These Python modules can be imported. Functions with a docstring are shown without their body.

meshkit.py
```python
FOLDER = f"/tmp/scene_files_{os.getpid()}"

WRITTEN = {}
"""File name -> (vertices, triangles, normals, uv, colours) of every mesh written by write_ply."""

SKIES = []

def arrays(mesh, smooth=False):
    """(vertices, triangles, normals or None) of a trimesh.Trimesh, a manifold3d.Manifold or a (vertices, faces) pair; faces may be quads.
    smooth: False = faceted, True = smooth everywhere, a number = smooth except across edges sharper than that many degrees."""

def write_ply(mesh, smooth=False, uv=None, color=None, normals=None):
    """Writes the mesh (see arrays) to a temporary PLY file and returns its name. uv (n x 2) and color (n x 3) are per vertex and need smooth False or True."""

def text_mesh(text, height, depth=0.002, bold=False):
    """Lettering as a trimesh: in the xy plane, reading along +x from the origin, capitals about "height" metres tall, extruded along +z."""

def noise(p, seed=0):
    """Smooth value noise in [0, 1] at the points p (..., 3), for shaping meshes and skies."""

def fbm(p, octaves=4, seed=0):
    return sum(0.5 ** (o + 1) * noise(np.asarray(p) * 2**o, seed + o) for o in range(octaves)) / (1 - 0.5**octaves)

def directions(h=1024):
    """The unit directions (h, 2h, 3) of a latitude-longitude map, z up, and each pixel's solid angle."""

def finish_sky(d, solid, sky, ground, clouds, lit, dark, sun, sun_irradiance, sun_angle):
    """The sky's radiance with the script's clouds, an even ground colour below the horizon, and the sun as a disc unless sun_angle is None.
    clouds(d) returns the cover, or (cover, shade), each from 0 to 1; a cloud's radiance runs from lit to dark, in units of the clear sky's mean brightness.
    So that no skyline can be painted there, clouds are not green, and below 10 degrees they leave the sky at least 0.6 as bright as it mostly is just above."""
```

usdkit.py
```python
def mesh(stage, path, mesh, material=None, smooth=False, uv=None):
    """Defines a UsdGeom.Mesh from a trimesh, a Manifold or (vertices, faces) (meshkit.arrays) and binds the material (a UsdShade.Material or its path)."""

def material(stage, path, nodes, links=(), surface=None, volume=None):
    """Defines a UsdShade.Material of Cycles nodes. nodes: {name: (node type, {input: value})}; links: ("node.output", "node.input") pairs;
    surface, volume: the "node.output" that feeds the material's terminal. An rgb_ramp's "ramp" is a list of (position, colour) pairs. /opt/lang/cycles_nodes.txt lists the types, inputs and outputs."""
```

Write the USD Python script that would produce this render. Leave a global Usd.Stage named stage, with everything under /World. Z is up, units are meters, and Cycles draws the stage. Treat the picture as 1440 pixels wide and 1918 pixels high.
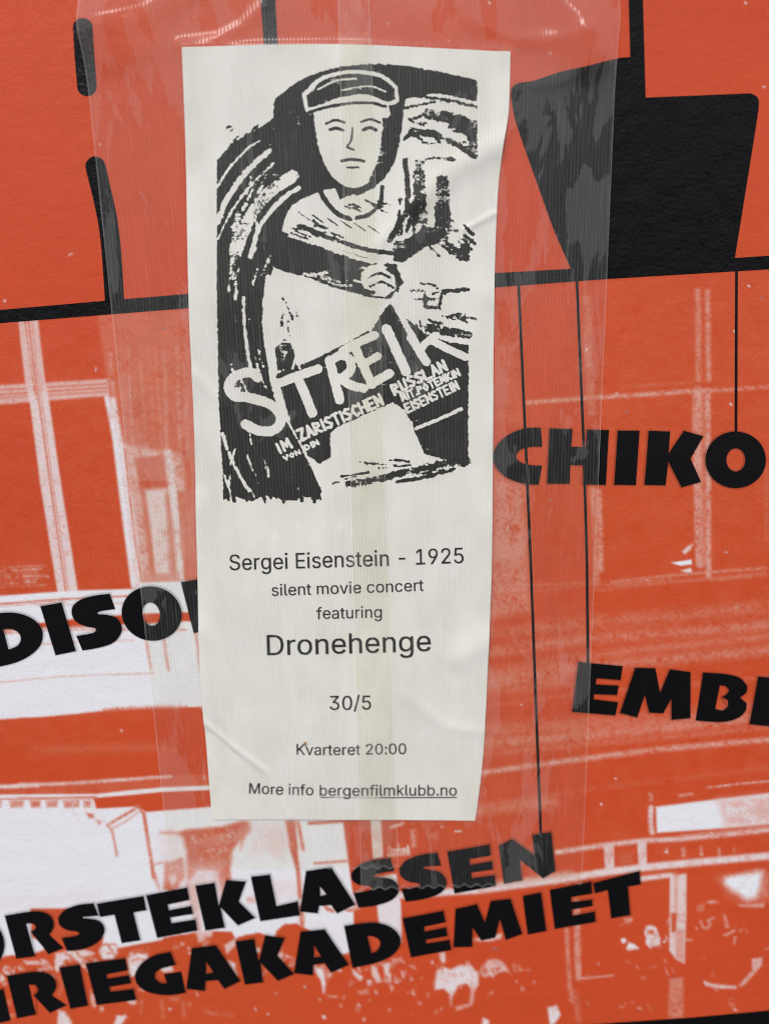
import math, numpy as np, trimesh, usdkit, meshkit
from shapely.geometry import Polygon, LineString
from pxr import Usd, UsdGeom, UsdLux, UsdShade, Gf, Sdf, Vt

stage = Usd.Stage.CreateInMemory()
UsdGeom.SetStageUpAxis(stage, UsdGeom.Tokens.z)
UsdGeom.SetStageMetersPerUnit(stage, 1.0)
UsdGeom.Xform.Define(stage, '/World')
UsdGeom.Scope.Define(stage, '/World/Looks')

# ------------------------------------------------------------------ camera, sky, light
EXPOSURE = 0.40
PITCH, ROLL, FPX, DIST, EYE = math.radians(-12), math.radians(4), 1385.0, 0.183, 1.55
fwd = np.array([0, math.cos(PITCH), math.sin(PITCH)])
up0 = np.array([0, -math.sin(PITCH), math.cos(PITCH)])
right = math.cos(ROLL) * np.array([1.0, 0, 0]) - math.sin(ROLL) * up0
upv = math.sin(ROLL) * np.array([1.0, 0, 0]) + math.cos(ROLL) * up0
eye = np.array([0, -DIST, EYE])

cam = UsdGeom.Camera.Define(stage, '/World/camera')
M = Gf.Matrix4d(1)
for i, row in enumerate((right, upv, -fwd, eye)):
    M.SetRow3(i, Gf.Vec3d(*map(float, row)))
cam.AddTransformOp().Set(M)
cam.CreateHorizontalApertureAttr(36.0)
cam.CreateVerticalApertureAttr(48.0)
cam.CreateFocalLengthAttr(36.0 * FPX / 1440)
cam.CreateClippingRangeAttr(Gf.Vec2f(0.01, 100))
cam.CreateFStopAttr(9.5)
cam.CreateFocusDistanceAttr(0.1815)
cam.CreateExposureAttr(EXPOSURE)

SUN = np.array([-0.22, -0.62, 0.85]); SUN /= np.linalg.norm(SUN)
usdkit.material(stage, '/World/Looks/overcast_sky', {
    's': ('sky_texture', {'sky_type': 'single_scattering', 'sun_disc': False, 'sun_elevation': math.asin(SUN[2]),
                          'sun_rotation': math.atan2(SUN[0], SUN[1]), 'aerosol_density': 2.0}),
    'tc': ('texture_coordinate', {}),
    'n': ('noise_texture', {'scale': 1.8, 'detail': 5, 'roughness': 0.55}),
    'r': ('rgb_ramp', {'ramp': [(0.25, (0.45, 0.45, 0.45)), (0.6, (1, 1, 1))]}),
    'm': ('mix_color', {'b': (7.6, 7.7, 7.9)}),
    'b': ('background_shader', {'strength': 0.10})},
    [('tc.generated', 'n.vector'), ('n.fac', 'r.fac'), ('r.color', 'm.fac'), ('s.color', 'm.a'), ('m.result', 'b.color')], surface='b.background')
dome = UsdLux.DomeLight.Define(stage, '/World/sky')
UsdShade.MaterialBindingAPI.Apply(dome.GetPrim()).Bind(UsdShade.Material.Get(stage, '/World/Looks/overcast_sky'))
dome.GetPrim().SetCustomDataByKey('kind', 'structure')
sun = UsdLux.DistantLight.Define(stage, '/World/sun')
sun.CreateIntensityAttr(0.4); sun.CreateAngleAttr(12.0); sun.CreateColorAttr(Gf.Vec3f(1.0, 0.97, 0.92))
sun.GetPrim().CreateAttribute('inputs:normalize', Sdf.ValueTypeNames.Bool).Set(True)
z = SUN; x_ = np.cross([0, 0, 1.0], z); x_ /= np.linalg.norm(x_); y_ = np.cross(z, x_)
L = Gf.Matrix4d(1)
for i, row in enumerate((x_, y_, z)):
    L.SetRow3(i, Gf.Vec3d(*map(float, row)))
sun.AddTransformOp().Set(L)

# ------------------------------------------------------------------ helpers
def plane(p):
    """Points measured on the photographed sheet -> x, z on the wall (metres)."""
    p = np.asarray(p, float)
    d = fwd + (p[..., :1] - 720) / FPX * right - (p[..., 1:2] - 959) / FPX * upv
    q = eye + d * (DIST / d[..., 1:2])
    return q[..., [0, 2]]

def at(p, h):
    """3D points lying h metres proud of the wall-mounted poster."""
    q = plane(p)
    h = np.broadcast_to(np.asarray(h, float), q.shape[:-1])
    return np.stack([q[..., 0], -h, q[..., 1]], -1)

used = {}
def path_of(name, parent='/World'):
    k = (parent, name); n = used.get(k, 0); used[k] = n + 1
    return f'{parent}/{name}' + (f'_{n:03d}' if n else '')

def tag(prim, label=None, cat=None, group=None, kind=None):
    for k, v in (('label', label), ('category', cat), ('group', group), ('kind', kind)):
        if v: prim.SetCustomDataByKey(k, v)

def thing(name, label, cat, group=None):
    x = UsdGeom.Xform.Define(stage, path_of(name)); tag(x.GetPrim(), label, cat, group)
    return str(x.GetPath())

def obj(name, mesh, mat, parent='/World', smooth=False, attrs=None, label=None):
    m = usdkit.mesh(stage, path_of(name, parent), mesh, '/World/Looks/' + mat, smooth=smooth)
    for k, a in (attrs or {}).items():
        a = np.asarray(a, np.float32)
        if a.ndim == 1:
            UsdGeom.PrimvarsAPI(m).CreatePrimvar(k, Sdf.ValueTypeNames.FloatArray, 'vertex').Set(Vt.FloatArray.FromNumpy(a))
        else:
            UsdGeom.PrimvarsAPI(m).CreatePrimvar(k, Sdf.ValueTypeNames.Color3fArray, 'vertex').Set(Vt.Vec3fArray.FromNumpy(a))
    if label: tag(m.GetPrim(), label)
    return m

def grid_faces(nr, nc):
    i = np.arange((nr - 1) * (nc - 1)); r, c = i // (nc - 1), i % (nc - 1); a = r * nc + c
    return np.vstack([np.stack([a, a + nc, a + nc + 1], 1), np.stack([a, a + nc + 1, a + 1], 1)])

def smst(a, b, x):
    t = np.clip((x - a) / (b - a), 0, 1); return t * t * (3 - 2 * t)

def seg_dist(X, Y, pts, closed=False):
    pts = np.asarray(pts, float); d = np.full(X.shape, 1e18)
    n = len(pts)
    for i in range(n if closed else n - 1):
        a, b = pts[i], pts[(i + 1) % n]; v = b - a; l = max(v @ v, 1e-12)
        t = np.clip(((X - a[0]) * v[0] + (Y - a[1]) * v[1]) / l, 0, 1)
        np.minimum(d, (X - a[0] - t * v[0]) ** 2 + (Y - a[1] - t * v[1]) ** 2, out=d)
    return np.sqrt(d)

def inside(X, Y, pts):
    pts = np.asarray(pts, float); r = np.zeros(X.shape, bool)
    for (x0, y0), (x1, y1) in zip(pts, np.roll(pts, -1, 0)):
        if y0 == y1: continue
        r ^= ((y0 > Y) != (y1 > Y)) & (X < (x1 - x0) * (Y - y0) / (y1 - y0) + x0)
    return r

def curve(pts, closed=True, n=6, corner=50):
    """Rounds the gentle turns of an outline and keeps its sharp corners."""
    p = np.asarray(pts, float); N = len(p); out = []
    def turn(i):
        a, b, c = p[(i - 1) % N], p[i % N], p[(i + 1) % N]
        u, v = b - a, c - b
        return abs(math.degrees(math.atan2(u[0] * v[1] - u[1] * v[0], u @ v)))
    hard = [(not closed and i in (0, N - 1)) or turn(i) > corner for i in range(N)]
    for i in range(N if closed else N - 1):
        j = (i + 1) % N; b, c = p[i], p[j]
        if hard[i] and hard[j]:
            out.append(b); continue
        m1 = (c - b) if hard[i] else (c - p[i - 1]) / 2
        m2 = (c - b) if hard[j] else (p[(j + 1) % N] - b) / 2
        l = np.linalg.norm(c - b)
        m1 = m1 * min(1, 1.2 * l / max(np.linalg.norm(m1), 1e-9)); m2 = m2 * min(1, 1.2 * l / max(np.linalg.norm(m2), 1e-9))
        for t in np.arange(n) / n:
            h = [2 * t**3 - 3 * t**2 + 1, t**3 - 2 * t**2 + t, -2 * t**3 + 3 * t**2, t**3 - t**2]
            out.append(h[0] * b + h[1] * m1 + h[2] * c + h[3] * m2)
    if not closed: out.append(p[-1])
    return np.array(out)

def ell(cx, cy, rx, ry, rot=0, n=40):
    a = np.linspace(0, 2 * math.pi, n, endpoint=False); r = math.radians(rot)
    x, y = rx * np.cos(a), ry * np.sin(a)
    return np.stack([cx + x * math.cos(r) - y * math.sin(r), cy + x * math.sin(r) + y * math.cos(r)], 1)

class Zoom:
    """Converts measurements of an enlarged detail to sheet units."""
    def __init__(s, x, y, k): s.x, s.y, s.k = x, y, k
    def __call__(s, *pts): return np.array([(s.x + a / s.k, s.y + b / s.k) for a, b in pts])

def flat(poly, h):
    v, f = trimesh.creation.triangulate_polygon(poly, engine='earcut')
    v = np.asarray(v); f = np.asarray(f)
    a, b, c = v[f[:, 0]], v[f[:, 1]], v[f[:, 2]]
    s = (b[:, 0] - a[:, 0]) * (c[:, 1] - a[:, 1]) - (b[:, 1] - a[:, 1]) * (c[:, 0] - a[:, 0])
    f = np.where((s > 0)[:, None], f[:, ::-1], f)
    return at(v, h(v) if callable(h) else h), f

# ------------------------------------------------------------------ materials
mat = lambda n, *a, **k: usdkit.material(stage, '/World/Looks/' + n, *a, **k)
POS = [('tc.object', 'np.vector')]
def printed(name, color_link, color, rough, spec, bump):
    nodes = {'g': ('geometry', {}), 'p': ('principled_bsdf', {'roughness': rough, 'specular_ior_level': spec, 'base_color': color}),
             'peel': ('noise_texture', {'scale': 1150.0, 'detail': 2.5, 'roughness': 0.55}),
             'wide': ('noise_texture', {'scale': 170.0, 'detail': 2}),
             'mx': ('math', {'math_type': 'multiply_add', 'value2': 2.5}),
             'b': ('bump', {'strength': 1.0, 'distance': bump})}
    links = [('g.position', 'peel.vector'), ('g.position', 'wide.vector'), ('wide.fac', 'mx.value1'), ('peel.fac', 'mx.value3'),
             ('mx.value', 'b.height'), ('b.normal', 'p.normal')]
    if color_link:
        nodes['a'] = ('attribute', {'attribute': 'print_colour'})
        nodes['dn'] = ('noise_texture', {'scale': 2600.0, 'detail': 2})
        nodes['dr'] = ('map_range', {'from_min': 0.3, 'from_max': 0.7, 'to_min': 0.90, 'to_max': 1.08, 'clamp': True})
        nodes['dm'] = ('mix_color', {'blend_type': 'multiply', 'fac': 1.0})
        links += [('g.position', 'dn.vector'), ('dn.fac', 'dr.value'), ('a.color', 'dm.a'), ('dr.result', 'dm.b'), ('dm.result', 'p.base_color')]
    mat(name, nodes, links, surface='p.BSDF')
printed('poster_print', True, (0.5, 0.1, 0.05), 0.40, 0.28, 0.00008)
printed('black_print', False, (0.002, 0.002, 0.0028), 0.34, 0.13, 0.00026)
printed('letter_print', False, (0.0025, 0.0025, 0.0035), 0.38, 0.16, 0.00007)
mat('plaster', {'g': ('geometry', {}), 'n': ('noise_texture', {'scale': 60.0, 'detail': 5}),
                'r': ('rgb_ramp', {'ramp': [(0.3, (0.42, 0.40, 0.37)), (0.7, (0.52, 0.50, 0.46))]}),
                'p': ('principled_bsdf', {'roughness': 0.9}), 'b': ('bump', {'strength': 0.6, 'distance': 0.002})},
    [('g.position', 'n.vector'), ('n.fac', 'r.fac'), ('r.color', 'p.base_color'), ('n.fac', 'b.height'), ('b.normal', 'p.normal')], surface='p.BSDF')

mat('asphalt', {'g': ('geometry', {}), 'n': ('noise_texture', {'scale': 40.0, 'detail': 5}),
                'r': ('rgb_ramp', {'ramp': [(0.3, (0.05, 0.05, 0.05)), (0.7, (0.09, 0.088, 0.085))]}), 'p': ('principled_bsdf', {'roughness': 0.9})},
    [('g.position', 'n.vector'), ('n.fac', 'r.fac'), ('r.color', 'p.base_color')], surface='p.BSDF')

PAPER = (0.765, 0.752, 0.755)
def paper(name, ink):
    nodes = {'g': ('geometry', {}), 'p': ('principled_bsdf', {'roughness': 0.75, 'specular_ior_level': 0.25, 'base_color': PAPER}),
             'n': ('noise_texture', {'scale': 3200.0, 'detail': 3}), 'n2': ('noise_texture', {'scale': 90.0, 'detail': 4}),
             'r': ('rgb_ramp', {'ramp': [(0.3, (0.96 * PAPER[0], 0.945 * PAPER[1], 0.91 * PAPER[2])), (0.55, PAPER), (0.7, tuple(1.03 * c for c in PAPER))]}),
             'b': ('bump', {'strength': 0.35, 'distance': 0.00004})}
    links = [('g.position', 'n.vector'), ('g.position', 'n2.vector'), ('n2.fac', 'r.fac'), ('n.fac', 'b.height'), ('b.normal', 'p.normal')]
    if ink:
        nodes.update({'a': ('attribute', {'attribute': 'ink'}), 'g1': ('noise_texture', {'scale': 5200.0, 'detail': 2}),
                      'gm': ('map_range', {'from_min': 0.25, 'from_max': 0.75, 'to_min': -0.26, 'to_max': 0.26}),
                      'ad': ('math', {'math_type': 'add'}),
                      'st': ('map_range', {'range_type': 'smoothstep', 'from_min': 0.40, 'from_max': 0.60, 'clamp': True}),
                      'ik': ('rgb_ramp', {'ramp': [(0.3, (0.005, 0.0045, 0.0045)), (0.75, (0.022, 0.02, 0.019))]}),
                      'mx': ('mix_color', {})})
        links += [('g.position', 'g1.vector'), ('g1.fac', 'gm.value'), ('gm.result', 'ad.value1'), ('a.fac', 'ad.value2'), ('ad.value', 'st.value'),
                  ('st.result', 'mx.fac'), ('r.color', 'mx.a'), ('g1.fac', 'ik.fac'), ('ik.color', 'mx.b'), ('mx.result', 'p.base_color')]
    else:
        links.append(('r.color', 'p.base_color'))
    mat(name, nodes, links, surface='p.BSDF')
paper('flyer_paper', False); paper('flyer_print', True)
mat('toner', {'g': ('geometry', {}), 'n': ('noise_texture', {'scale': 4200.0, 'detail': 2}),
              'r': ('rgb_ramp', {'ramp': [(0.35, (0.006, 0.006, 0.006)), (0.75, (0.03, 0.029, 0.028))]}), 'p': ('principled_bsdf', {'roughness': 0.6, 'specular_ior_level': 0.3})},
    [('g.position', 'n.vector'), ('n.fac', 'r.fac'), ('r.color', 'p.base_color')], surface='p.BSDF')
mat('brown_husk', {'g': ('geometry', {}), 'n': ('noise_texture', {'scale': 2500.0, 'detail': 2}),
                   'r': ('rgb_ramp', {'ramp': [(0.35, (0.16, 0.05, 0.03)), (0.65, (0.42, 0.20, 0.06))]}), 'p': ('principled_bsdf', {'roughness': 0.5})},
    [('g.position', 'n.vector'), ('n.fac', 'r.fac'), ('r.color', 'p.base_color')], surface='p.BSDF')

def tape_look(name, seed, to):
    nodes = {
        'u': ('attribute', {'attribute': 'across'}), 'ad': ('attribute', {'attribute': 'lift'}),
        'w': ('wave_texture', {'wave_type': 'bands', 'bands_direction': 'x', 'scale': 392.0, 'distortion': 0.9, 'detail': 2, 'detail_scale': 1.5}),
        'sm': ('mapping', {'mapping_type': 'point', 'location': (seed, seed * 2, 0), 'scale': (2300, 70, 1)}),
        'sn': ('noise_texture', {'scale': 1.0, 'detail': 3, 'roughness': 0.6}),
        'bm': ('mapping', {'mapping_type': 'point', 'location': (seed * 3, seed, 0), 'scale': (95, 28, 1)}),
        'bn': ('noise_texture', {'scale': 1.0, 'detail': 5, 'roughness': 0.62, 'distortion': 0.5}),
        'bl': ('math', {'math_type': 'add'}),
        'br': ('map_range', {'range_type': 'smoothstep', 'from_min': 0.525, 'from_max': 0.55, 'to_min': 0.0, 'to_max': 1.0, 'clamp': True}),
        'h1': ('math', {'math_type': 'multiply_add', 'value2': 0.044, 'value3': 0.002}),
        'wm': ('math', {'math_type': 'multiply'}),
        'h2': ('math', {'math_type': 'multiply_add', 'value2': 0.042}),
        'sr': ('map_range', {'from_min': 0.55, 'from_max': 0.8, 'to_min': 0.0, 'to_max': 0.05, 'clamp': True}),
        'h3a': ('math', {'math_type': 'add'}), 'sx': ('separate_xyz', {}), 'en': ('math', {'math_type': 'multiply'}), 'h3': ('math', {'math_type': 'multiply_add', 'value2': 0.42}),
        'bh': ('math', {'math_type': 'multiply_add', 'value2': 0.9}),
        'b': ('bump', {'strength': 1.0, 'distance': 0.000022}),
        'irr': ('map_range', {'from_min': 0.36, 'from_max': 0.64, 'to_min': 0.1, 'to_max': 2.0, 'clamp': True}), 'wf': ('math', {'math_type': 'multiply'}), 'tc': ('mix_color', {'a': (0.992, 0.990, 0.955), 'b': (0.885, 0.88, 0.85)}), 't': ('transparent_bsdf', {}),
        'd1': ('diffuse_bsdf', {'color': (0.9, 0.89, 0.88)}), 'd2': ('translucent_bsdf', {'color': (0.9, 0.89, 0.88)}), 'd': ('mix_closure', {'fac': 0.5}),
        'gl': ('glossy_bsdf', {'color': (1, 1, 1), 'roughness': 0.25}),
        'lw': ('layer_weight', {'blend': 0.5}), 'fp': ('math', {'math_type': 'power', 'value2': 5.0}), 'f': ('math', {'math_type': 'multiply_add', 'value2': 0.6, 'value3': 0.016}),
        'm1': ('mix_closure', {}), 'm2': ('mix_closure', {})}
    links = [('u.vector', 'w.vector'), ('u.vector', 'sm.vector'), ('sm.vector', 'sn.vector'), ('u.vector', 'bm.vector'), ('bm.vector', 'bn.vector'),
             ('bn.fac', 'bl.value1'), ('ad.fac', 'bl.value2'), ('bl.value', 'br.value'), ('br.result', 'h1.value1'),
             ('w.fac', 'wm.value1'), ('sn.fac', 'wm.value2'), ('wm.value', 'h2.value1'), ('h1.value', 'h2.value3'),
             ('sn.fac', 'sr.value'), ('sr.result', 'h3a.value1'), ('h2.value', 'h3a.value2'), ('u.vector', 'sx.vector'), ('sx.z', 'en.value1'), ('sn.fac', 'en.value2'), ('en.value', 'h3.value1'), ('h3a.value', 'h3.value3'),
             ('sn.fac', 'bh.value1'), ('w.fac', 'bh.value3'), ('bh.value', 'b.height'), ('b.normal', 'gl.normal'), ('d1.BSDF', 'd.closure1'), ('d2.BSDF', 'd.closure2'),
             ('h3.value', 'm1.fac'), ('bn.fac', 'irr.value'), ('irr.result', 'wf.value1'), ('wm.value', 'wf.value2'), ('wf.value', 'tc.fac'), ('tc.result', 't.color'), ('t.BSDF', 'm1.closure1'), ('d.closure', 'm1.closure2'),
             ('lw.facing', 'fp.value1'), ('fp.value', 'f.value1'), ('f.value', 'm2.fac'), ('m1.closure', 'm2.closure1'), ('gl.BSDF', 'm2.closure2')]
    mat(name, nodes, links, surface='m2.closure')
tape_look('clear_film', 3.7, 0); tape_look('clear_film_second', 11.3, 0)

# ------------------------------------------------------------------ the wall behind
wl = trimesh.creation.box((3.0, 0.1, 3.0)); wl.apply_translation((0, 0.0525, 1.5))
tag(obj('wall', wl, 'plaster').GetPrim(), kind='structure')
gd = trimesh.creation.box((60, 60, 0.1)); gd.apply_translation((0, -29.0, -0.052))
tag(obj('pavement', gd, 'asphalt').GetPrim(), kind='structure')

# ------------------------------------------------------------------ lettering outlines of the poster
A = Zoom(900, 560, 2.667); B = Zoom(0, 1060, 2.88); C = Zoom(880, 1060, 2.571)
D = Zoom(0, 1450, 2.88); E = Zoom(450, 1450, 2.88); F = Zoom(900, 1450, 2.667)
LETTERS = []
def letter(outline, *holes, round_=True):
    o = curve(outline) if round_ else np.asarray(outline)
    p = Polygon(o, [curve(h) for h in holes])
    LETTERS.append(p if p.is_valid else p.buffer(0))
# CHIKO
letter(A((300, 643), (225, 646), (150, 672), (95, 715), (65, 765), (63, 805), (85, 850), (130, 890), (190, 915), (240, 925), (290, 926), (307, 832), (265, 832), (215, 822), (188, 808), (176, 785), (188, 762), (215, 745), (260, 737), (308, 737)))
letter(A((344, 646), (459, 650), (452, 738), (525, 740), (531, 652), (640, 655), (625, 928), (511, 926), (516, 830), (447, 828), (444, 922), (332, 922)))
letter(A((684, 657), (793, 658), (775, 929), (667, 927)))
letter(A((839, 658), (946, 661), (938, 772), (1015, 658), (1112, 685), (1047, 797), (1100, 913), (1003, 940), (937, 812), (923, 930), (818, 928)))
letter(A(*ell(1273, 803, 151, 141)), A(*ell(1274, 803, 47, 58)))
# DISO(N)
letter(B((-190, 268), (0, 254), (70, 252), (135, 265), (190, 295), (225, 340), (230, 390), (210, 440), (160, 485), (90, 520), (0, 543), (-150, 570)), B((18, 342), (60, 340), (98, 358), (113, 392), (100, 425), (70, 443), (46, 450)))
letter(B((218, 218), (332, 197), (410, 460), (300, 482)))
letter(B((592, 150), (510, 160), (440, 180), (395, 215), (388, 260), (410, 300), (460, 325), (512, 336), (519, 349), (500, 362), (412, 378), (445, 457), (540, 440), (610, 415), (650, 370), (656, 325), (630, 282), (580, 264), (534, 260), (524, 254), (545, 244), (622, 232)))
letter(B(*ell(818, 257, 162, 146, 12)), B(*ell(816, 260, 47, 63, -12)))
letter(B((976, 88), (1090, 68), (1125, 190), (1240, 40), (1300, 330), (1190, 350), (1120, 250), (1140, 345), (1045, 362)))
# EMBE
letter(C((522, 463), (735, 483), (725, 550), (610, 541), (605, 571), (716, 577), (708, 622), (597, 618), (595, 643), (713, 657), (700, 720), (492, 703)))
letter(C((795, 491), (892, 493), (915, 610), (962, 498), (1062, 512), (1061, 733), (970, 742), (969, 640), (930, 710), (863, 707), (842, 622), (805, 730), (722, 708)))
letter(C((1122, 513), (1230, 521), (1300, 540), (1335, 578), (1330, 610), (1300, 634), (1332, 662), (1325, 700), (1285, 735), (1210, 752), (1085, 745)), C((1203, 575), (1232, 580), (1247, 600), (1232, 620), (1212, 632), (1240, 648), (1242, 676), (1215, 696), (1180, 689)))
letter(C((1387, 533), (1590, 550), (1580, 610), (1490, 605), (1485, 640), (1575, 648), (1570, 690), (1480, 685), (1478, 710), (1570, 715), (1560, 785), (1345, 762)))
# FØRSTEKLASSEN
letter(D(*ell(-122, 922, 147, 146)), D(*ell(-122, 925, 46, 60)))
letter(D((25, 765), (165, 742), (230, 745), (275, 768), (291, 812), (282, 845), (266, 866), (345, 940), (262, 973), (165, 850), (188, 840), (194, 824), (177, 808), (142, 808), (190, 985), (88, 998)))
letter(D((505, 697), (420, 707), (350, 735), (314, 775), (322, 815), (360, 842), (418, 852), (430, 862), (412, 873), (333, 886), (362, 957), (450, 945), (525, 910), (561, 862), (560, 820), (530, 790), (480, 780), (447, 778), (448, 772), (470, 770), (533, 765)))
letter(D((522, 700), (775, 658), (790, 735), (720, 748), (757, 898), (657, 913), (618, 760), (540, 772)))
letter(D((788, 655), (1010, 612), (1022, 680), (905, 705), (912, 735), (1032, 712), (1042, 755), (918, 775), (925, 805), (1055, 785), (1065, 845), (848, 885)))
letter(D((1053, 603), (1158, 587), (1180, 712), (1220, 573), (1327, 580), (1288, 688), (1377, 777), (1283, 818), (1190, 720), (1213, 830), (1108, 845)))
letter(E((57, 555), (160, 543), (195, 713), (310, 687), (322, 763), (108, 795)))
letter(E((355, 525), (490, 503), (620, 705), (522, 753), (490, 708), (425, 712), (418, 753), (322, 743)), E((430, 608), (465, 650), (432, 658)))
letter(E((808, 455), (720, 464), (645, 490), (598, 536), (603, 572), (640, 598), (698, 606), (712, 618), (690, 630), (610, 644), (637, 722), (730, 710), (810, 684), (850, 645), (850, 600), (815, 567), (755, 558), (716, 553), (735, 540), (832, 522)))
letter(E((1062, 425), (975, 437), (895, 467), (857, 512), (865, 550), (905, 580), (960, 590), (974, 600), (950, 610), (868, 622), (892, 690), (990, 675), (1075, 645), (1110, 602), (1105, 560), (1070, 528), (1015, 516), (985, 508), (1000, 500), (1085, 494)))
letter(E((1115, 420), (1345, 380), (1350, 440), (1235, 460), (1240, 490), (1358, 470), (1363, 515), (1245, 533), (1250, 562), (1372, 545), (1378, 605), (1155, 645)))
letter(F((90, 358), (158, 325), (268, 405), (258, 305), (352, 290), (373, 485), (312, 522), (195, 428), (207, 532), (117, 550)))
# (G)RIEGAKADEMIET
letter(D((-230, 1180), (-120, 1120), (-60, 1140), (0, 1165), (18, 1158), (60, 1330), (-60, 1352), (-180, 1350), (-240, 1290)))
letter(D((37, 1090), (175, 1068), (245, 1072), (290, 1100), (304, 1145), (292, 1178), (280, 1194), (362, 1248), (270, 1290), (180, 1195), (200, 1180), (206, 1160), (192, 1140), (157, 1138), (195, 1300), (92, 1320)))
letter(D((320, 1045), (430, 1028), (475, 1250), (380, 1268)))
letter(D((463, 1022), (675, 995), (690, 1060), (575, 1082), (580, 1105), (697, 1085), (707, 1130), (590, 1150), (597, 1175), (720, 1160), (735, 1220), (522, 1247)))
letter(D((920, 960), (840, 977), (770, 1017), (731, 1075), (735, 1125), (778, 1168), (850, 1190), (930, 1193), (1003, 1180), (978, 1065), (885, 1080), (900, 1130), (862, 1125), (836, 1100), (838, 1073), (868, 1052), (948, 1030)))
letter(D((1035, 940), (1165, 925), (1297, 1118), (1210, 1160), (1175, 1112), (1110, 1118), (1105, 1172), (1005, 1160)), D((1112, 1012), (1150, 1072), (1113, 1078)))
letter(E((-26, 905), (74, 890), (100, 1010), (135, 870), (240, 885), (200, 980), (290, 1080), (203, 1117), (110, 1020), (123, 1125), (25, 1137)))
letter(E((325, 852), (455, 838), (585, 1030), (490, 1073), (455, 1022), (395, 1030), (390, 1087), (290, 1075)), E((398, 925), (435, 985), (398, 990)))
letter(E((560, 820), (640, 808), (730, 802), (810, 825), (858, 873), (862, 920), (830, 970), (760, 1010), (680, 1032), (605, 1047)), E((685, 875), (715, 877), (745, 892), (755, 920), (738, 952), (708, 968)))
letter(E((875, 780), (1095, 738), (1107, 800), (990, 825), (995, 850), (1110, 828), (1118, 875), (1000, 895), (1005, 915), (1128, 895), (1138, 950), (920, 990)))
letter(np.array([(853, 1703), (893, 1694), (908, 1728), (919, 1688), (956, 1684), (978, 1750), (947, 1761), (936, 1722), (927, 1757), (901, 1762), (885, 1738), (884, 1774), (849, 1775)]), round_=False)
letter(F((210, 610), (302, 592), (328, 785), (235, 803)))
letter(F((345, 580), (553, 537), (557, 598), (452, 615), (453, 640), (557, 628), (558, 660), (455, 678), (458, 708), (570, 688), (573, 740), (370, 775)))
letter(F((562, 545), (793, 485), (800, 552), (735, 563), (747, 705), (652, 722), (635, 580), (570, 597)))

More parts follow.
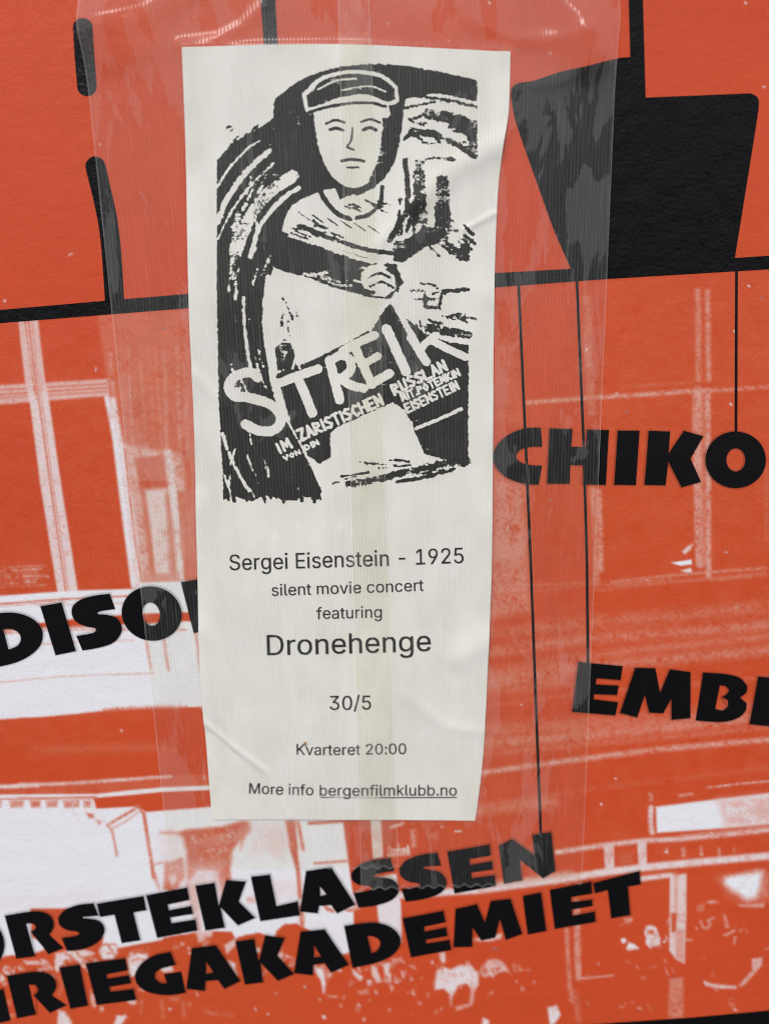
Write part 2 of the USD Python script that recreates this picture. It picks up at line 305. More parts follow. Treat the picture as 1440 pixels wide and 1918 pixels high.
# the large black drawing above the lettering
STROKES = [
    LineString([(155, 51), (158, 100), (163, 161)]).buffer(18.5, 12),
    Polygon(curve([(160, 312), (163, 301), (172, 293), (182, 293), (192, 298), (198, 310), (207, 350), (219, 405), (227, 470), (233, 566), (197, 570), (191, 480), (185, 425), (174, 370)], corner=80)),
    Polygon([(-240, 600), (0, 580), (195, 563), (350, 550), (640, 532), (927, 511), (1067, 503), (1385, 482), (1690, 462), (1690, 486), (1440, 504), (1140, 522), (927, 538), (640, 557), (350, 577), (0, 605), (-240, 625)]),
    Polygon([(482, -200), (488, 0), (494, 80), (500, 300), (528, 300), (520, 80), (516, 0), (510, -200)]),
    Polygon(np.vstack([[(1172, -200), (1177, 0), (1180, 106)], curve([(1165, 107), (1140, 112), (1110, 120), (1085, 126), (1060, 131), (1035, 138), (1000, 150), (975, 154), (963, 159), (957, 170), (958, 190), (964, 222), (985, 285), (1010, 355), (1035, 425), (1067, 499)], closed=False),
                       [(1070, 520), (1372, 502)], curve([(1376, 483), (1395, 365), (1415, 240), (1421, 195), (1418, 181), (1405, 174)], closed=False), [(1209, 182), (1204, 0), (1198, -200)]])),
    Polygon([(1010, 1925), (1125, 1918), (1300, 1906), (1440, 1893), (1690, 1872), (1690, 2110), (1010, 2110)]),
]
WIRES = [[(971, 530), (983, 800), (994, 1060), (1004, 1332), (1013, 1570)], [(1080, 522), (1093, 837), (1099, 1060), (1101, 1250)], [(1379, 503), (1378, 812)]]

# ------------------------------------------------------------------ poster: the printed sheet
STEP = 2.6
gx, gy = np.arange(-250, 1691, STEP), np.arange(-200, 2111, STEP)
GX, GY = np.meshgrid(gx, gy)
def nz(sx, sy, o=3, seed=0, X=None, Y=None):
    X = GX if X is None else X; Y = GY if Y is None else Y
    return meshkit.fbm(np.stack([X / sx + 50, Y / sy + 50, np.full(X.shape, seed * 3.7)], -1), o, seed) - 0.5
N1, N2, N3 = nz(5, 5, 2, 1), nz(26, 22, 4, 2), nz(160, 9, 3, 3)
N4 = nz(9, 60, 3, 4)
N0 = np.random.default_rng(5).random(GX.shape) - 0.5
T = np.zeros(GX.shape)

def box_of(pts, m):
    p = np.asarray(pts); r = lambda a, lo, hi: slice(max(np.searchsorted(a, lo), 0), np.searchsorted(a, hi))
    return r(gy, p[:, 1].min() - m, p[:, 1].max() + m), r(gx, p[:, 0].min() - m, p[:, 0].max() + m)
def lay(s, mask, val, alpha, tex):
    a = mask * alpha
    if tex: a = np.clip(a * (1 + tex * (1.5 * N1[s] + 1.7 * N2[s] + 0.5 * N0[s])), 0, 1)
    T[s] = T[s] * (1 - a) + val * a
def band(pts, w, val, soft=2.5, alpha=1.0, tex=0.0, rough=0.0):
    s = box_of(pts, w + soft + 12); d = seg_dist(GX[s], GY[s], pts) + rough * N2[s] * 1.6
    soft = soft * 1.35
    lay(s, 1 - smst(w / 2 - soft, w / 2 + soft, d), val, alpha, tex)
def poly(pts, val, soft=2.5, alpha=1.0, tex=0.0, rough=0.0):
    s = box_of(pts, soft + 14); X, Y = GX[s], GY[s]
    d = seg_dist(X, Y, pts, True) * np.where(inside(X, Y, pts), -1, 1) + rough * (2 * N2[s] + N1[s])
    lay(s, 1 - smst(-soft, soft, d), val, alpha, tex)

Z3 = Zoom(0, 560, 3.2); Z4 = Zoom(900, 560, 2.667); Z5 = Zoom(0, 1060, 2.88); Z6 = Zoom(880, 1060, 2.571)
ZA = Zoom(0, 1450, 2.88); ZB = Zoom(450, 1450, 2.88); ZC = Zoom(900, 1450, 2.667); ZD = Zoom(1120, 1650, 4.5); ZE = Zoom(0, 1680, 3.273); ZF = Zoom(440, 1720, 2.769); ZG = Zoom(560, 1520, 4.8)
# faint grain of the duotone everywhere below the black rule
below = smst(0, 8, GY - (577 - 0.067 * (GX - 350)))
T += below * np.clip(0.03 + 0.10 * N2 + 0.06 * N1, 0, 1)
# left: pilaster beside the window
poly(Z3((585, 90), (640, 480), (700, 900), (790, 1500), (1200, 1500), (1200, 60)), 0.20, 6, 1, 0.9, 4)
for i, (x0, x1, v, w) in enumerate([(660, 700, .45, 6), (715, 760, .34, 5), (765, 800, .40, 5), (800, 830, .28, 4), (835, 880, .36, 5), (885, 930, .28, 5), (930, 975, .34, 4), (985, 1000, .42, 6), (1060, 1075, .45, 6), (1100, 1120, .35, 6)]):
    band(Z3((x0, 330 - 20 * (i % 3)), ((x0 + x1) / 2, 600), (x1, 940)), w, v, 3, 0.55, 1.6)
poly(Z3((695, 860), (1080, 930), (1110, 1110), (1165, 1500), (1180, 1720), (850, 1720), (790, 1690), (700, 1000)), 0.62, 7, 0.85, 0.8, 7)
poly(Z3((655, 590), (690, 590), (760, 1000), (830, 1450), (855, 1720), (800, 1720)), 0.86, 5, 0.95, 0.6, 2)
band(Z3((640, 590), (690, 850), (735, 1220), (800, 1720)), 9, 0.95, 2.5, 0.9, 0.3)
band(Z3((750, 900), (780, 1200), (810, 1450), (850, 1700)), 3.2, 0.15, 2, 0.8, 1.0)
poly(Z3((800, 950), (1005, 930), (1005, 1130), (845, 1140)), 0.16, 5, 0.9, 0.8, 4)
band(Z3((850, 1110), (1005, 1105)), 12, 0.02, 3, 0.9, 0.3)
poly(Z3((870, 1150), (985, 1150), (1010, 1640), (930, 1640)), 0.80, 4, 0.95, 0.7, 3)
band(Z3((850, 1120), (890, 1400), (915, 1650)), 9, 0.16, 4, 0.8, 0.9, 2)
band(Z3((1005, 1180), (1030, 1400), (1045, 1640)), 8, 0.22, 4, 0.75, 1.2, 2)
band(Z3((1005, 920), (1035, 1150), (1065, 1400), (1090, 1690)), 14, 0.85, 4, 0.9, 0.7, 2)
poly(Z3((1060, 1150), (1160, 1150), (1190, 1700), (1105, 1700)), 0.25, 4, 0.9, 1.0, 4)
poly(Z3((860, 1660), (1070, 1640), (1085, 1700), (870, 1720)), 0.42, 5, 0.8, 1.6, 5)
# left: window bars
poly(Z3((-400, 560), (0, 515), (650, 478), (655, 580), (0, 632), (-400, 665)), 0.62, 3.5, 0.95, 0.7, 2)
for k, (a, b, v) in enumerate([(545, 508, .25), (572, 532, .18), (592, 555, .3)]):
    band(Z3((-300, a + 25), (0, a), (640, b)), 3.4, v, 1.6, 0.75, 1.0)
poly(Z3((108, 100), (222, 100), (268, 480), (295, 620), (380, 1200), (468, 1760), (345, 1760), (240, 1100), (182, 640), (150, 480)), 0.80, 3, 1, 0.35, 1.5)
poly(Z3((108, 100), (222, 100), (268, 480), (275, 560), (165, 560), (150, 480)), 0.55, 5, 0.5, 1.6, 2)
band(Z3((170, 120), (205, 420), (232, 600), (300, 1100), (395, 1760)), 3.2, 0.22, 1.6, 0.85, 0.6)
band(Z3((192, 120), (222, 420), (250, 600), (315, 1100), (412, 1760)), 2.6, 0.38, 1.6, 0.7, 0.8)
band(Z3((150, 130), (190, 430), (218, 600)), 3, 0.2, 2, 0.7, 1.5)
for k in range(7):
    band(Z3((-300, 1640 + 19 * k), (0, 1612 + 19 * k), (270 - 25 * (k % 3), 1600 + 19 * k)), 3.5, 0.5, 2.5, 0.75 * (0.55 + 0.45 * (k % 2)), 1.6)
# left: sills and white bands
poly(np.vstack([Z3((-800, 1835), (0, 1780), (350, 1755), (465, 1748), (800, 1738), (850, 1700), (1180, 1690)), [(402, 1100), (402, 1326), (372, 1325), (283, 1330), (139, 1340), (0, 1350), (-250, 1365)]]), 0.97, 2.5, 1, 0.02)
for pts, w, v in [(((-400, 245), (0, 206), (370, 178)), 4.0, .25), (((370, 178), (720, 162)), 3.4, .3), (((-300, 240), (0, 218), (360, 195)), 2.6, .6), (((200, 215), (700, 200)), 2.4, .62)]:
    band(Z5(*pts), w, v, 1.4, .9, .6)
poly(Z5((-700, 380), (0, 345), (220, 308), (420, 285), (700, 262), (1080, 248), (1085, 296), (700, 315), (420, 333), (200, 335), (0, 358), (-700, 400)), 0.02, 2.5, 1, 0.05, 0.8)
band(Z5((-300, 390), (0, 368), (260, 345), (700, 345), (1000, 345)), 4, 0.35, 2, 0.7, 1.2)
band(Z5((0, 350), (200, 335), (440, 326), (720, 338)), 3, 0.5, 2, 0.6, 1.0)
band(Z5((180, 425), (420, 410), (720, 402)), 3.0, 0.55, 2, 0.7, 0.9)
band(Z5((-200, 640), (20, 627), (300, 600), (560, 588), (830, 580)), 2.6, 0.55, 1.6, 0.8, 0.8)
for pts in [((790, 400), (800, 480), (815, 560)), ((885, 400), (895, 480), (910, 560)), ((1055, 360), (1068, 440), (1080, 560))]:
    band(Z5(*pts), 5, 0.45, 2.5, 0.75, 1.0)
poly(Z5((-700, 880), (0, 828), (250, 815), (450, 795), (600, 776), (820, 768), (1180, 760), (1180, 808), (820, 812), (500, 828), (250, 845), (0, 862), (-700, 905)), 0.04, 3, 1, 0.25, 2)
band(Z5((560, 778), (700, 770), (1000, 760)), 6, 0.25, 3, 0.7, 1.8, 3)
poly(Z5((-700, 1010), (0, 966), (250, 955), (500, 935), (700, 918), (880, 910), (1180, 918), (1180, 1310), (780, 1330), (740, 1300), (520, 1312), (505, 1245), (0, 1252), (-700, 1290)), 0.015, 2.5, 1, 0.05, 1)
poly(Z5((-700, 1210), (0, 1186), (250, 1180), (500, 1160), (900, 1135), (1180, 1120), (1180, 1185), (880, 1200), (520, 1232), (0, 1245), (-700, 1280)), 0.13, 3, 0.9, 1.2, 2)
band(Z5((-300, 1205), (0, 1192), (200, 1186)), 7, 0.9, 2.4, 0.9, 0.4)
band(Z5((110, 1180), (300, 1178), (500, 1166), (700, 1152), (920, 1137)), 5.5, 0.75, 2.4, 0.85, 0.6)
poly(Z5((-500, 1262), (0, 1236), (330, 1232), (520, 1232), (700, 1212), (880, 1196), (1180, 1184), (1180, 1208), (880, 1220), (700, 1237), (520, 1252), (0, 1256), (-500, 1285)), 0.93, 2, 1, 0.1)
band(Z5((100, 1250), (250, 1252), (520, 1246)), 2.2, 0.2, 1.2, 0.8, 0.5)
# bottom left: bright awning, dashes under the cornice
poly(np.vstack([Z5((-700, 1300), (0, 1262), (505, 1258), (520, 1312), (740, 1300), (780, 1330), (1180, 1298)), [(640, 1520), (662, 1690), (662, 1740), (690, 1790), (640, 1800), (600, 1770), (520, 1770), (440, 1780), (380, 1760), (330, 1790), (310, 1760), (200, 1780), (130, 1762), (0, 1810), (-250, 1830)]]), 0.97, 2.5, 1, 0.02, 1)
for x, w, v in [(-60, 70, .45), (0, 18, .35), (90, 80, .38), (190, 60, .25), (280, 70, .42), (385, 90, .3), (470, 45, .35)]:
    poly(Z5((x - w / 2, 1268), (x + w / 2, 1266), (x + w / 2 - 6, 1302), (x - w / 2 + 8, 1306)), v, 4, 0.95, 0.9, 3)
for pts, w, v in [(((580, 278), (640, 240), (750, 178)), 5, .12), (((600, 298), (680, 255), (755, 200)), 2.6, .4), (((580, 278), (605, 310), (618, 370), (630, 440)), 4, .38), (((775, 210), (795, 340), (815, 460), (828, 560)), 6.5, .22), (((745, 175), (765, 205)), 6, .2)]:
    band(ZA(*pts), w, v, 2.2, .92, .6)
poly(ZA((465, 212), (500, 215), (508, 238), (480, 238)), 0.1, 3, 0.9, 0.6, 2); poly(ZA((520, 250), (548, 260), (535, 275)), 0.2, 3, 0.9, 0.6, 2)
for pts in [((500, 150), (510, 260)), ((395, 200), (425, 245)), ((545, 245), (585, 275))]: band(ZA(*pts), 3, 0.7, 2, 0.7, 1.4)
poly(ZA((870, 318), (1000, 302), (1200, 290), (1300, 255), (1350, 262), (1340, 300), (1250, 420), (1240, 585), (1190, 600), (1150, 520), (1060, 520), (1010, 600), (1005, 420), (985, 340)), 0.2, 6, 1, 0.7, 6)
band(ZA((985, 325), (1150, 310), (1310, 275)), 10, 0.06, 5, 0.8, 0.8, 4)
poly(ZA((1040, 350), (1200, 340), (1190, 385), (1050, 395)), 0.35, 6, 0.6, 1.5, 5)
poly(ZA((890, 485), (985, 452), (998, 560), (940, 640), (880, 620)), 0.1, 4, 0.95, 0.7, 5)
poly(ZA((905, 560), (940, 540), (960, 580), (925, 600)), 0.8, 4, 0.8, 0.8, 4)
band(ZA((832, 490), (905, 470), (885, 500)), 3, 0.25, 2, 0.8, 1.0)
band(ZA((835, 540), (845, 590), (860, 620)), 5, 0.3, 3, 0.8, 1.5, 3)
poly(ZA((1100, 520), (1180, 530), (1170, 620), (1060, 640), (1050, 570)), 0.85, 5, 0.8, 0.8, 4)
poly(ZA((1010, 590), (1060, 600), (1090, 840), (1060, 870), (1020, 700)), 0.55, 6, 0.8, 1.0, 5)
poly(ZA((1180, 560), (1240, 560), (1235, 640), (1200, 700)), 0.3, 6, 0.85, 0.9, 5)
poly(ZA((165, 727), (375, 725), (330, 760), (440, 860), (560, 880), (545, 960), (420, 950), (300, 960), (170, 880)), 0.03, 2.5, 1, 0.1, 1)
poly(ZA((1330, 670), (1440, 660), (1440, 690), (1340, 695)), 0.35, 4, 0.8, 1.2, 4)
# crowd along the bottom
crowd = np.vstack([[(-250, 1822), (-40, 1800)], ZE((0, 375), (50, 362), (110, 360), (220, 350), (330, 340), (600, 320), (612, 370), (640, 388), (780, 380), (880, 420), (920, 340), (985, 300), (1000, 250), (1200, 220), (1320, 210), (1420, 215)),
                   ZF((0, 110), (60, 85), (130, 78), (205, 110), (215, 70), (260, 32), (320, 30), (400, 70), (470, 150), (560, 190), (600, 175), (860, 160)), [(755, 1770), (749, 1690), (960, 1660), (1690, 1560), (1690, 2110), (-250, 2110)]])
poly(crowd, 0.015, 2.5, 1, 0.05, 2.5)
for pts, v in [(ZE((340, 350), (420, 330), (520, 325), (575, 350), (530, 370), (520, 430), (460, 390), (400, 390), (350, 480), (330, 440)), .8), (ZE((610, 330), (650, 280), (710, 290), (720, 350), (690, 385), (630, 385)), .92),
               (ZE((785, 380), (850, 345), (905, 355), (900, 420), (850, 480), (800, 490)), .9), (ZE((150, 400), (230, 398), (240, 412), (170, 415)), .8), (ZE((255, 385), (285, 400), (330, 440), (320, 455), (260, 415)), .75),
               (ZE((0, 470), (25, 490), (30, 512), (0, 515)), .9), (ZE((360, 700), (400, 715), (440, 780), (400, 840), (350, 790)), .85), (ZE((715, 730), (770, 722), (780, 740), (740, 790), (705, 830), (700, 780)), .85),
               (ZE((570, 640), (600, 665), (580, 690), (565, 670)), .8), (ZE((550, 570), (575, 610), (585, 660), (565, 650)), .75), (ZE((760, 640), (830, 635), (825, 660), (790, 655)), .8), (ZE((600, 675), (640, 672), (635, 700), (615, 710)), .6),
               (ZE((1380, 300), (1440, 265), (1440, 300), (1390, 345)), .75), (ZE((975, 440), (1050, 425), (1060, 455), (1000, 465)), .85), (ZE((850, 570), (890, 565), (880, 585)), .6), (ZE((1200, 580), (1222, 610), (1208, 612)), .6),
               (ZE((1030, 620), (1100, 615), (1095, 640), (1040, 635)), .28), (ZE((1150, 650), (1175, 660), (1160, 680)), .3), (ZE((1400, 395), (1440, 410), (1450, 480), (1420, 440)), .85), (ZE((1200, 210), (1310, 205), (1300, 235), (1220, 280)), .7),
               (ZF((405, 255), (455, 265), (470, 330), (462, 390), (440, 320)), .92), (ZF((460, 260), (510, 285), (480, 325)), .35), (ZF((600, 255), (640, 290), (665, 305), (650, 325), (615, 300)), .85), (ZF((705, 250), (730, 245), (760, 330), (740, 335), (710, 300)), .75),
               (ZF((770, 240), (805, 235), (805, 330), (780, 325)), .8), (ZF((685, 325), (710, 322), (705, 345), (690, 345)), .8), (ZF((800, 345), (820, 360), (810, 385)), .6), (ZF((1060, 180), (1090, 175), (1095, 235), (1070, 240)), .75),
               (ZF((1030, 380), (1050, 280), (1080, 245), (1115, 270), (1160, 248), (1220, 250), (1262, 290), (1262, 340), (1240, 380), (1200, 340), (1160, 350), (1125, 400), (1080, 370)), .88), (ZF((1225, 330), (1245, 370), (1232, 455), (1150, 480), (1140, 465), (1215, 445)), .55),
               (ZF((1270, 280), (1310, 220), (1360, 215), (1400, 240), (1440, 300), (1400, 280), (1330, 300), (1290, 305)), .62), (ZF((1285, 520), (1318, 530), (1310, 600), (1280, 600)), .9), (ZF((480, 402), (530, 405), (525, 415), (490, 412)), .5),
               (ZF((540, 440), (560, 445), (555, 470), (540, 465)), .4), (ZF((550, 412), (572, 408), (566, 424)), .5), (ZF((640, 385), (690, 370), (685, 392), (650, 398)), .4), (ZF((900, 248), (925, 245), (950, 270), (930, 270)), .5),
               (ZF((810, 210), (860, 205), (885, 235), (850, 225), (820, 250)), .4), (ZF((225, 185), (270, 195), (300, 207), (225, 210)), .9), (ZF((1230, 115), (1380, 85), (1375, 105), (1310, 120)), .9), (ZF((1020, 360), (1035, 330), (1030, 375)), .5)]:
    poly(pts, v, 3.6, 0.97, 0.45, 5)
for c, r in [((43, 450), 20)]:
    band(ZE(*ell(*c, r, r, 0, 12)), 4, 0.7, 2, 0.9, 0.5)
for pts in [((630, 300), (650, 292), (668, 298)), ((680, 296), (700, 290), (712, 300)), ((668, 300), (672, 320), (690, 330)), ((660, 350), (680, 345), (700, 352)), ((785, 375), (820, 335), (870, 330), (905, 350)), ((810, 395), (850, 380), (890, 392))]:
    band(ZE(*pts), 4.5, 0.2, 2.5, 0.8, 0.9, 2)
for pts in [((400, 350), (450, 380), (470, 400)), ((470, 340), (490, 370), (560, 380)), ((430, 360), (440, 420))]: band(ZE(*pts), 4, 0.15, 2.5, 0.8, 1.2, 3)
for pts in [((360, 500), (385, 540), (365, 600)), ((990, 640), (1000, 740)), ((1120, 650), (1130, 740)), ((1250, 700), (1300, 720), (1420, 730)), ((870, 640), (860, 720))]: band(ZE(*pts), 5, 0.4, 3.5, 0.45, 1.4, 3)
rh = np.random.default_rng(41)                                  # small pale faces and collars in the crowd
for k in range(150):
    x = rh.uniform(0, 1000); top = np.interp(x, [0, 180, 340, 520, 700, 1000], [1800, 1790, 1760, 1765, 1800, 1800])
    y = top + abs(rh.normal(0, 42)) + 4; r = rh.uniform(2.5, 8.5) * (1 - 0.25 * (y > top + 60))
    n = rh.integers(5, 8); a = np.sort(rh.uniform(0, 6.28, n)); q = np.stack([x + r * rh.uniform(.5, 1.1, n) * np.cos(a), y + 1.25 * r * rh.uniform(.5, 1.1, n) * np.sin(a)], 1)
    poly(q, rh.uniform(.35, .95), 2.4, rh.uniform(.5, .95), 0.9, 3)
    if r > 6: poly(q * [1, 1] + [1.5, -r * .4], 0.05, 2.2, 0.7, 0.8, 3)
for k in range(26):
    x, y = rh.uniform(1050, 1430), rh.uniform(1730, 1890); l = rh.uniform(3, 14); a = rh.uniform(-1.2, 1.2)
    band([(x, y), (x + l * math.cos(a), y + l * math.sin(a))], rh.uniform(1.5, 4), rh.uniform(.25, .6), 2.0, 0.7, 1.2, 2)
for x0, y0, x1, y1, v in [(60, 1400, 330, 1412, .3), (0, 1680, 190, 1700, .85), (330, 1620, 420, 1700, .7), (480, 1650, 640, 1690, .8), (470, 1545, 560, 1600, .75), (300, 1560, 340, 1660, .8)]:
    poly([(x0, y0), (x1, y0 - 8), (x1, y1 - 8), (x0, y1)], v, 16, 0.45, 1.2, 10)
# middle: wall and shop front below the flyer
poly(ZB((615, 150), (1440, 150), (1800, 100), (1800, 560), (1440, 610), (1110, 650), (860, 690), (850, 560), (760, 560), (735, 690), (740, 830), (668, 830), (655, 600), (640, 470)), 0.03, 2.5, 1, 0.1, 1)
poly(ZG((640, 60), (735, 70), (755, 410), (665, 430)), 0.85, 2.5, 0.95, 0.3, 1)
poly(ZB((740, 560), (840, 540), (865, 700), (870, 910), (755, 860), (735, 690)), 0.9, 2.5, 1, 0.15, 1.5)
band(ZB((670, 440), (690, 700), (700, 830)), 24, 0.04, 2.5, 1, 0.1)
poly(ZB((245, 255), (295, 255), (310, 400), (325, 560), (345, 830), (325, 830), (300, 520), (270, 420)), 0.14, 4, 0.95, 0.5, 3)
band(ZB((312, 260), (325, 330), (340, 410)), 6, 0.2, 3, 0.85, 0.7, 2)
band(ZG((90, 108), (250, 100), (420, 85)), 5.5, 0.12, 2, 0.95, 0.4, 1); band(ZG((140, 470), (300, 458), (460, 445)), 4.5, 0.2, 2, 0.9, 0.6, 1)
band(ZG((400, 180), (420, 440)), 2.2, 0.75, 2, 0.6, 1)
poly(ZB((0, 262), (60, 290), (40, 320), (0, 410)), 0.3, 6, 0.8, 1.0, 6); poly(ZB((135, 330), (230, 330), (240, 480), (150, 430)), 0.8, 8, 0.6, 0.6, 5)
poly(ZG((1000, 165), (1045, 160), (1050, 320), (1010, 330)), 0.5, 4, 0.7, 1.2, 3); poly(ZG((1150, 190), (1260, 190), (1250, 260), (1170, 250)), 0.3, 7, 0.6, 1.4, 6)
band(ZG((815, 145), (940, 105)), 3.2, 0.7, 2, 0.85, 1.8, 1); band(ZG((815, 158), (930, 122)), 2.6, 0.6, 1.6, 0.8, 1.8, 1)
# the little faded sign over the shop door
SX, SY = [800, 830, 856, 882, 908, 934, 958, 980], [320, 395]
for x in SX:
    band(ZG((x, 350 - (x - 800) * .08), (x + 4, 405 - (x - 800) * .08)), 3.0, 0.85, 1.4, 0.9, 0.8)
for x in SX[1:-1:2]:
    band(ZG((x, 355 - (x - 800) * .08), (x + 20, 350 - (x - 800) * .08)), 2.6, 0.8, 1.4, 0.85, 0.8)
band(ZG((802, 330), (820, 322)), 3, 0.8, 1.5, 0.9, .6); band(ZG((978, 310), (984, 385)), 3, 0.85, 1.4, 0.9, .6); band(ZG((893, 290), (897, 345)), 2.4, 0.7, 1.4, 0.8, .8)
poly(ZB((560, 630), (615, 640), (660, 620), (660, 690), (640, 730), (600, 740), (560, 720)), 0.9, 5, 0.6, 0.8, 5)
band(ZB((450, 705), (470, 730), (500, 740)), 6, 0.12, 3, 0.9, 0.5, 2); poly(ZB((565, 735), (610, 725), (605, 745), (575, 745)), 0.12, 3, 0.9, 0.5, 2)
poly(ZF((380, 40), (580, 20), (590, 180), (470, 150)), 0.93, 8, 0.7, 0.3, 5)
# right: faint panelling
for pts, w, v, al in [(((1085, -40), (1088, 200), (1088, 400)), 11, .34, .8), (((1133, -40), (1136, 200), (1138, 400)), 9, .42, .8), (((1083, 460), (1085, 800), (1098, 1320)), 18, .46, .85), (((1133, 460), (1135, 900), (1138, 1385)), 10, .5, .85),
                     (((1108, 460), (1112, 1320)), 8, .25, .6), (((230, 518), (520, 495), (800, 478), (1080, 458)), 6.5, .5, .9), (((1080, 460), (1250, 452), (1440, 440)), 6, .42, .8), (((700, 440), (900, 425), (1060, 420)), 4, .22, .6),
                     (((530, 0), (540, 300), (555, 560)), 16, .28, .7), (((590, 960), (600, 1350)), 10, .46, .8), (((560, 950), (575, 1200), (580, 1420)), 12, .34, .75), (((655, 1415), (900, 1385), (1180, 1362), (1420, 1345)), 3.5, .42, .8), (((670, 1428), (950, 1395)), 3, .35, .7),
                     (((570, 1455), (900, 1420), (1420, 1370)), 3.5, .28, .7), (((1150, 1405), (1350, 1385)), 5, .35, .6), (((120, 1440), (560, 1415)), 4, .28, .6), (((1425, 850), (1428, 1200)), 5, .2, .6)]:
    band(Z4(*pts), w, v, 3.4, al, 1.1, 3)
poly(Z4((60, 880), (215, 920), (240, 1300), (250, 1560), (45, 1600)), 0.34, 14, 0.85, 1.3, 10)
poly(Z4((60, 220), (180, 200), (215, 640), (60, 600)), 0.14, 14, 0.8, 1.4, 10)
poly(Z4((948, 1318), (1052, 1302), (1056, 1325), (1000, 1333)), 1.0, 2, 1, 0.1, 0.5); poly(Z4((1000, 1358), (1050, 1342), (1055, 1365), (1030, 1367)), 0.9, 2.5, 0.95, 0.2, 1); poly(Z4((1005, 1262), (1035, 1235), (1058, 1225), (1050, 1250), (1020, 1275)), 0.85, 3, 0.9, 0.5, 1.5)
# right: long soft mouldings
for a, b, c, w, v, al in [(150, 95, 40, 10, .2, .7), (330, 275, 190, 46, .22, .8), (420, 350, 280, 38, .3, .75), (520, 430, 330, 30, .26, .7), (560, 480, 400, 36, .32, .75), (680, 610, 530, 14, .16, .7), (800, 770, 690, 60, .24, .8), (860, 820, 720, 34, .34, .75), (910, 860, 770, 20, .26, .6), (1150, 1080, 960, 18, .12, .7)]:
    band(Z6((60, a), (560, b), (1000, (b + c) / 2 + 8), (1600, c - 10)), w / 2.1, v, w / 4.5, al, 1.3, 6)
band(Z6((40, 1000), (300, 962), (560, 928), (900, 885), (1440, 838), (1700, 815)), 9, 0.52, 4, 0.85, 0.9, 2)
band(Z6((90, 575), (250, 560), (420, 540)), 30, 0.30, 14, 0.7, 1.3, 8); band(Z6((40, 1180), (200, 1160), (400, 1140)), 18, 0.28, 8, 0.8, 1.0, 4)
poly(Z6((895, 1162), (1150, 1130), (1450, 1095), (1700, 1070), (1700, 1215), (1450, 1243), (1150, 1270), (900, 1287)), 0.98, 3, 1, 0.06, 1)
poly(Z6((1190, 1130), (1450, 1100), (1700, 1070), (1700, 1215), (1450, 1243), (1230, 1262), (1215, 1200)), 0.62, 12, 0.8, 1.2, 12)
band(Z6((872, 1165), (870, 1230), (876, 1285)), 9, 0.75, 3, 0.9, 0.9, 2); band(Z6((868, 1100), (872, 1125)), 7, 0.45, 3, 0.8, 1)
band(Z6((1140, 1070), (1300, 1050), (1440, 1038), (1650, 1015)), 3, 0.65, 1.6, 0.85, 0.9, 1); band(Z6((1010, 1108), (1070, 1098)), 4, 0.5, 2, 0.8, 1, 1)
band(ZC((380, 392), (630, 355), (800, 335), (1000, 325), (1200, 305), (1440, 280), (1800, 240)), 8.5, 0.72, 3, 0.9, 0.7, 2)
band(ZC((1000, 310), (1440, 265)), 5, 0.4, 3, 0.7, 1.3, 2)
band(ZC((-900, 640), (0, 580), (380, 530), (620, 492), (800, 470), (1050, 445), (1440, 410), (1800, 375)), 13, 0.86, 3, 0.95, 0.4, 1.5)
band(ZC((0, 560), (250, 530), (450, 500)), 12, 0.6, 5, 0.7, 0.9, 4)
poly(ZC((615, 365), (665, 358), (668, 470), (622, 478)), 0.76, 2.5, 0.95, 0.5, 1); poly(ZC((782, 345), (828, 340), (830, 460), (790, 465)), 0.78, 2.5, 0.95, 0.5, 1)
for x, w, h in [(1010, 10, 40), (1020, 4, 36), (1100, 16, 30), (1190, 12, 34), (1265, 6, 22), (930, 8, 14)]: band(ZC((x, 372), (x + 2, 372 + h)), w / 2.667, .55, 2, .75, 1.2, 1)
poly(ZC((690, 395), (760, 390), (760, 450), (690, 455)), 0.15, 8, 0.8, 1.4, 6)
poly(ZD((605, -40), (745, -60), (742, 300), (738, 400), (728, 700), (650, 660), (600, 590)), 0.78, 2.5, 0.97, 0.5, 1)
band(ZD((655, -60), (658, 260)), 5, 0.45, 3, 0.8, 1.4, 2); poly(ZD((615, 275), (662, 270), (658, 430), (620, 440)), 0.03, 2.5, 0.95, 0.2, 1.5)
poly(ZD((655, 410), (730, 410), (725, 690), (650, 660)), 0.45, 4, 0.8, 1.1, 3)
band(ZC((690, 555), (770, 530), (950, 505)), 9, 0.85, 2.5, 0.95, 0.5, 1); band(ZC((800, 498), (960, 488)), 3, 0.12, 1.6, 0.9, 0.4, 1)
poly(ZD((650, 820), (718, 812), (718, 1160), (590, 1170), (600, 830)), 0.33, 4, 0.85, 1.2, 3)
band(ZC((430, 780), (435, 900), (445, 1060)), 7, 0.42, 3, 0.85, 1.1, 3); band(ZC((480, 640), (482, 780), (488, 1020)), 11, 0.46, 3, 0.9, 0.9, 2); band(ZC((470, 1090), (490, 1230)), 9, 0.24, 4, 0.8, 1.3, 4); band(ZC((445, 1070), (455, 1130)), 7, 0.42, 4, 0.8, 1.2, 3)
band(ZC((500, 1023), (590, 1015), (662, 1008)), 3, 0.6, 1.5, 0.9, 0.6); poly(ZC((335, 1170), (380, 1158), (400, 1205), (370, 1250), (345, 1260)), 0.9, 3, 0.95, 0.4, 2)
poly(ZD((1000, -20), (1450, -60), (1450, 140), (1310, 185), (1220, 170), (1090, 105)), 0.35, 16, 0.9, 1.4, 14)
poly(ZD((1075, -40), (1380, -70), (1370, 60), (1330, 140), (1260, 165), (1200, 120), (1130, 80), (1060, 30)), 1.0, 9, 1, 0.25, 7)
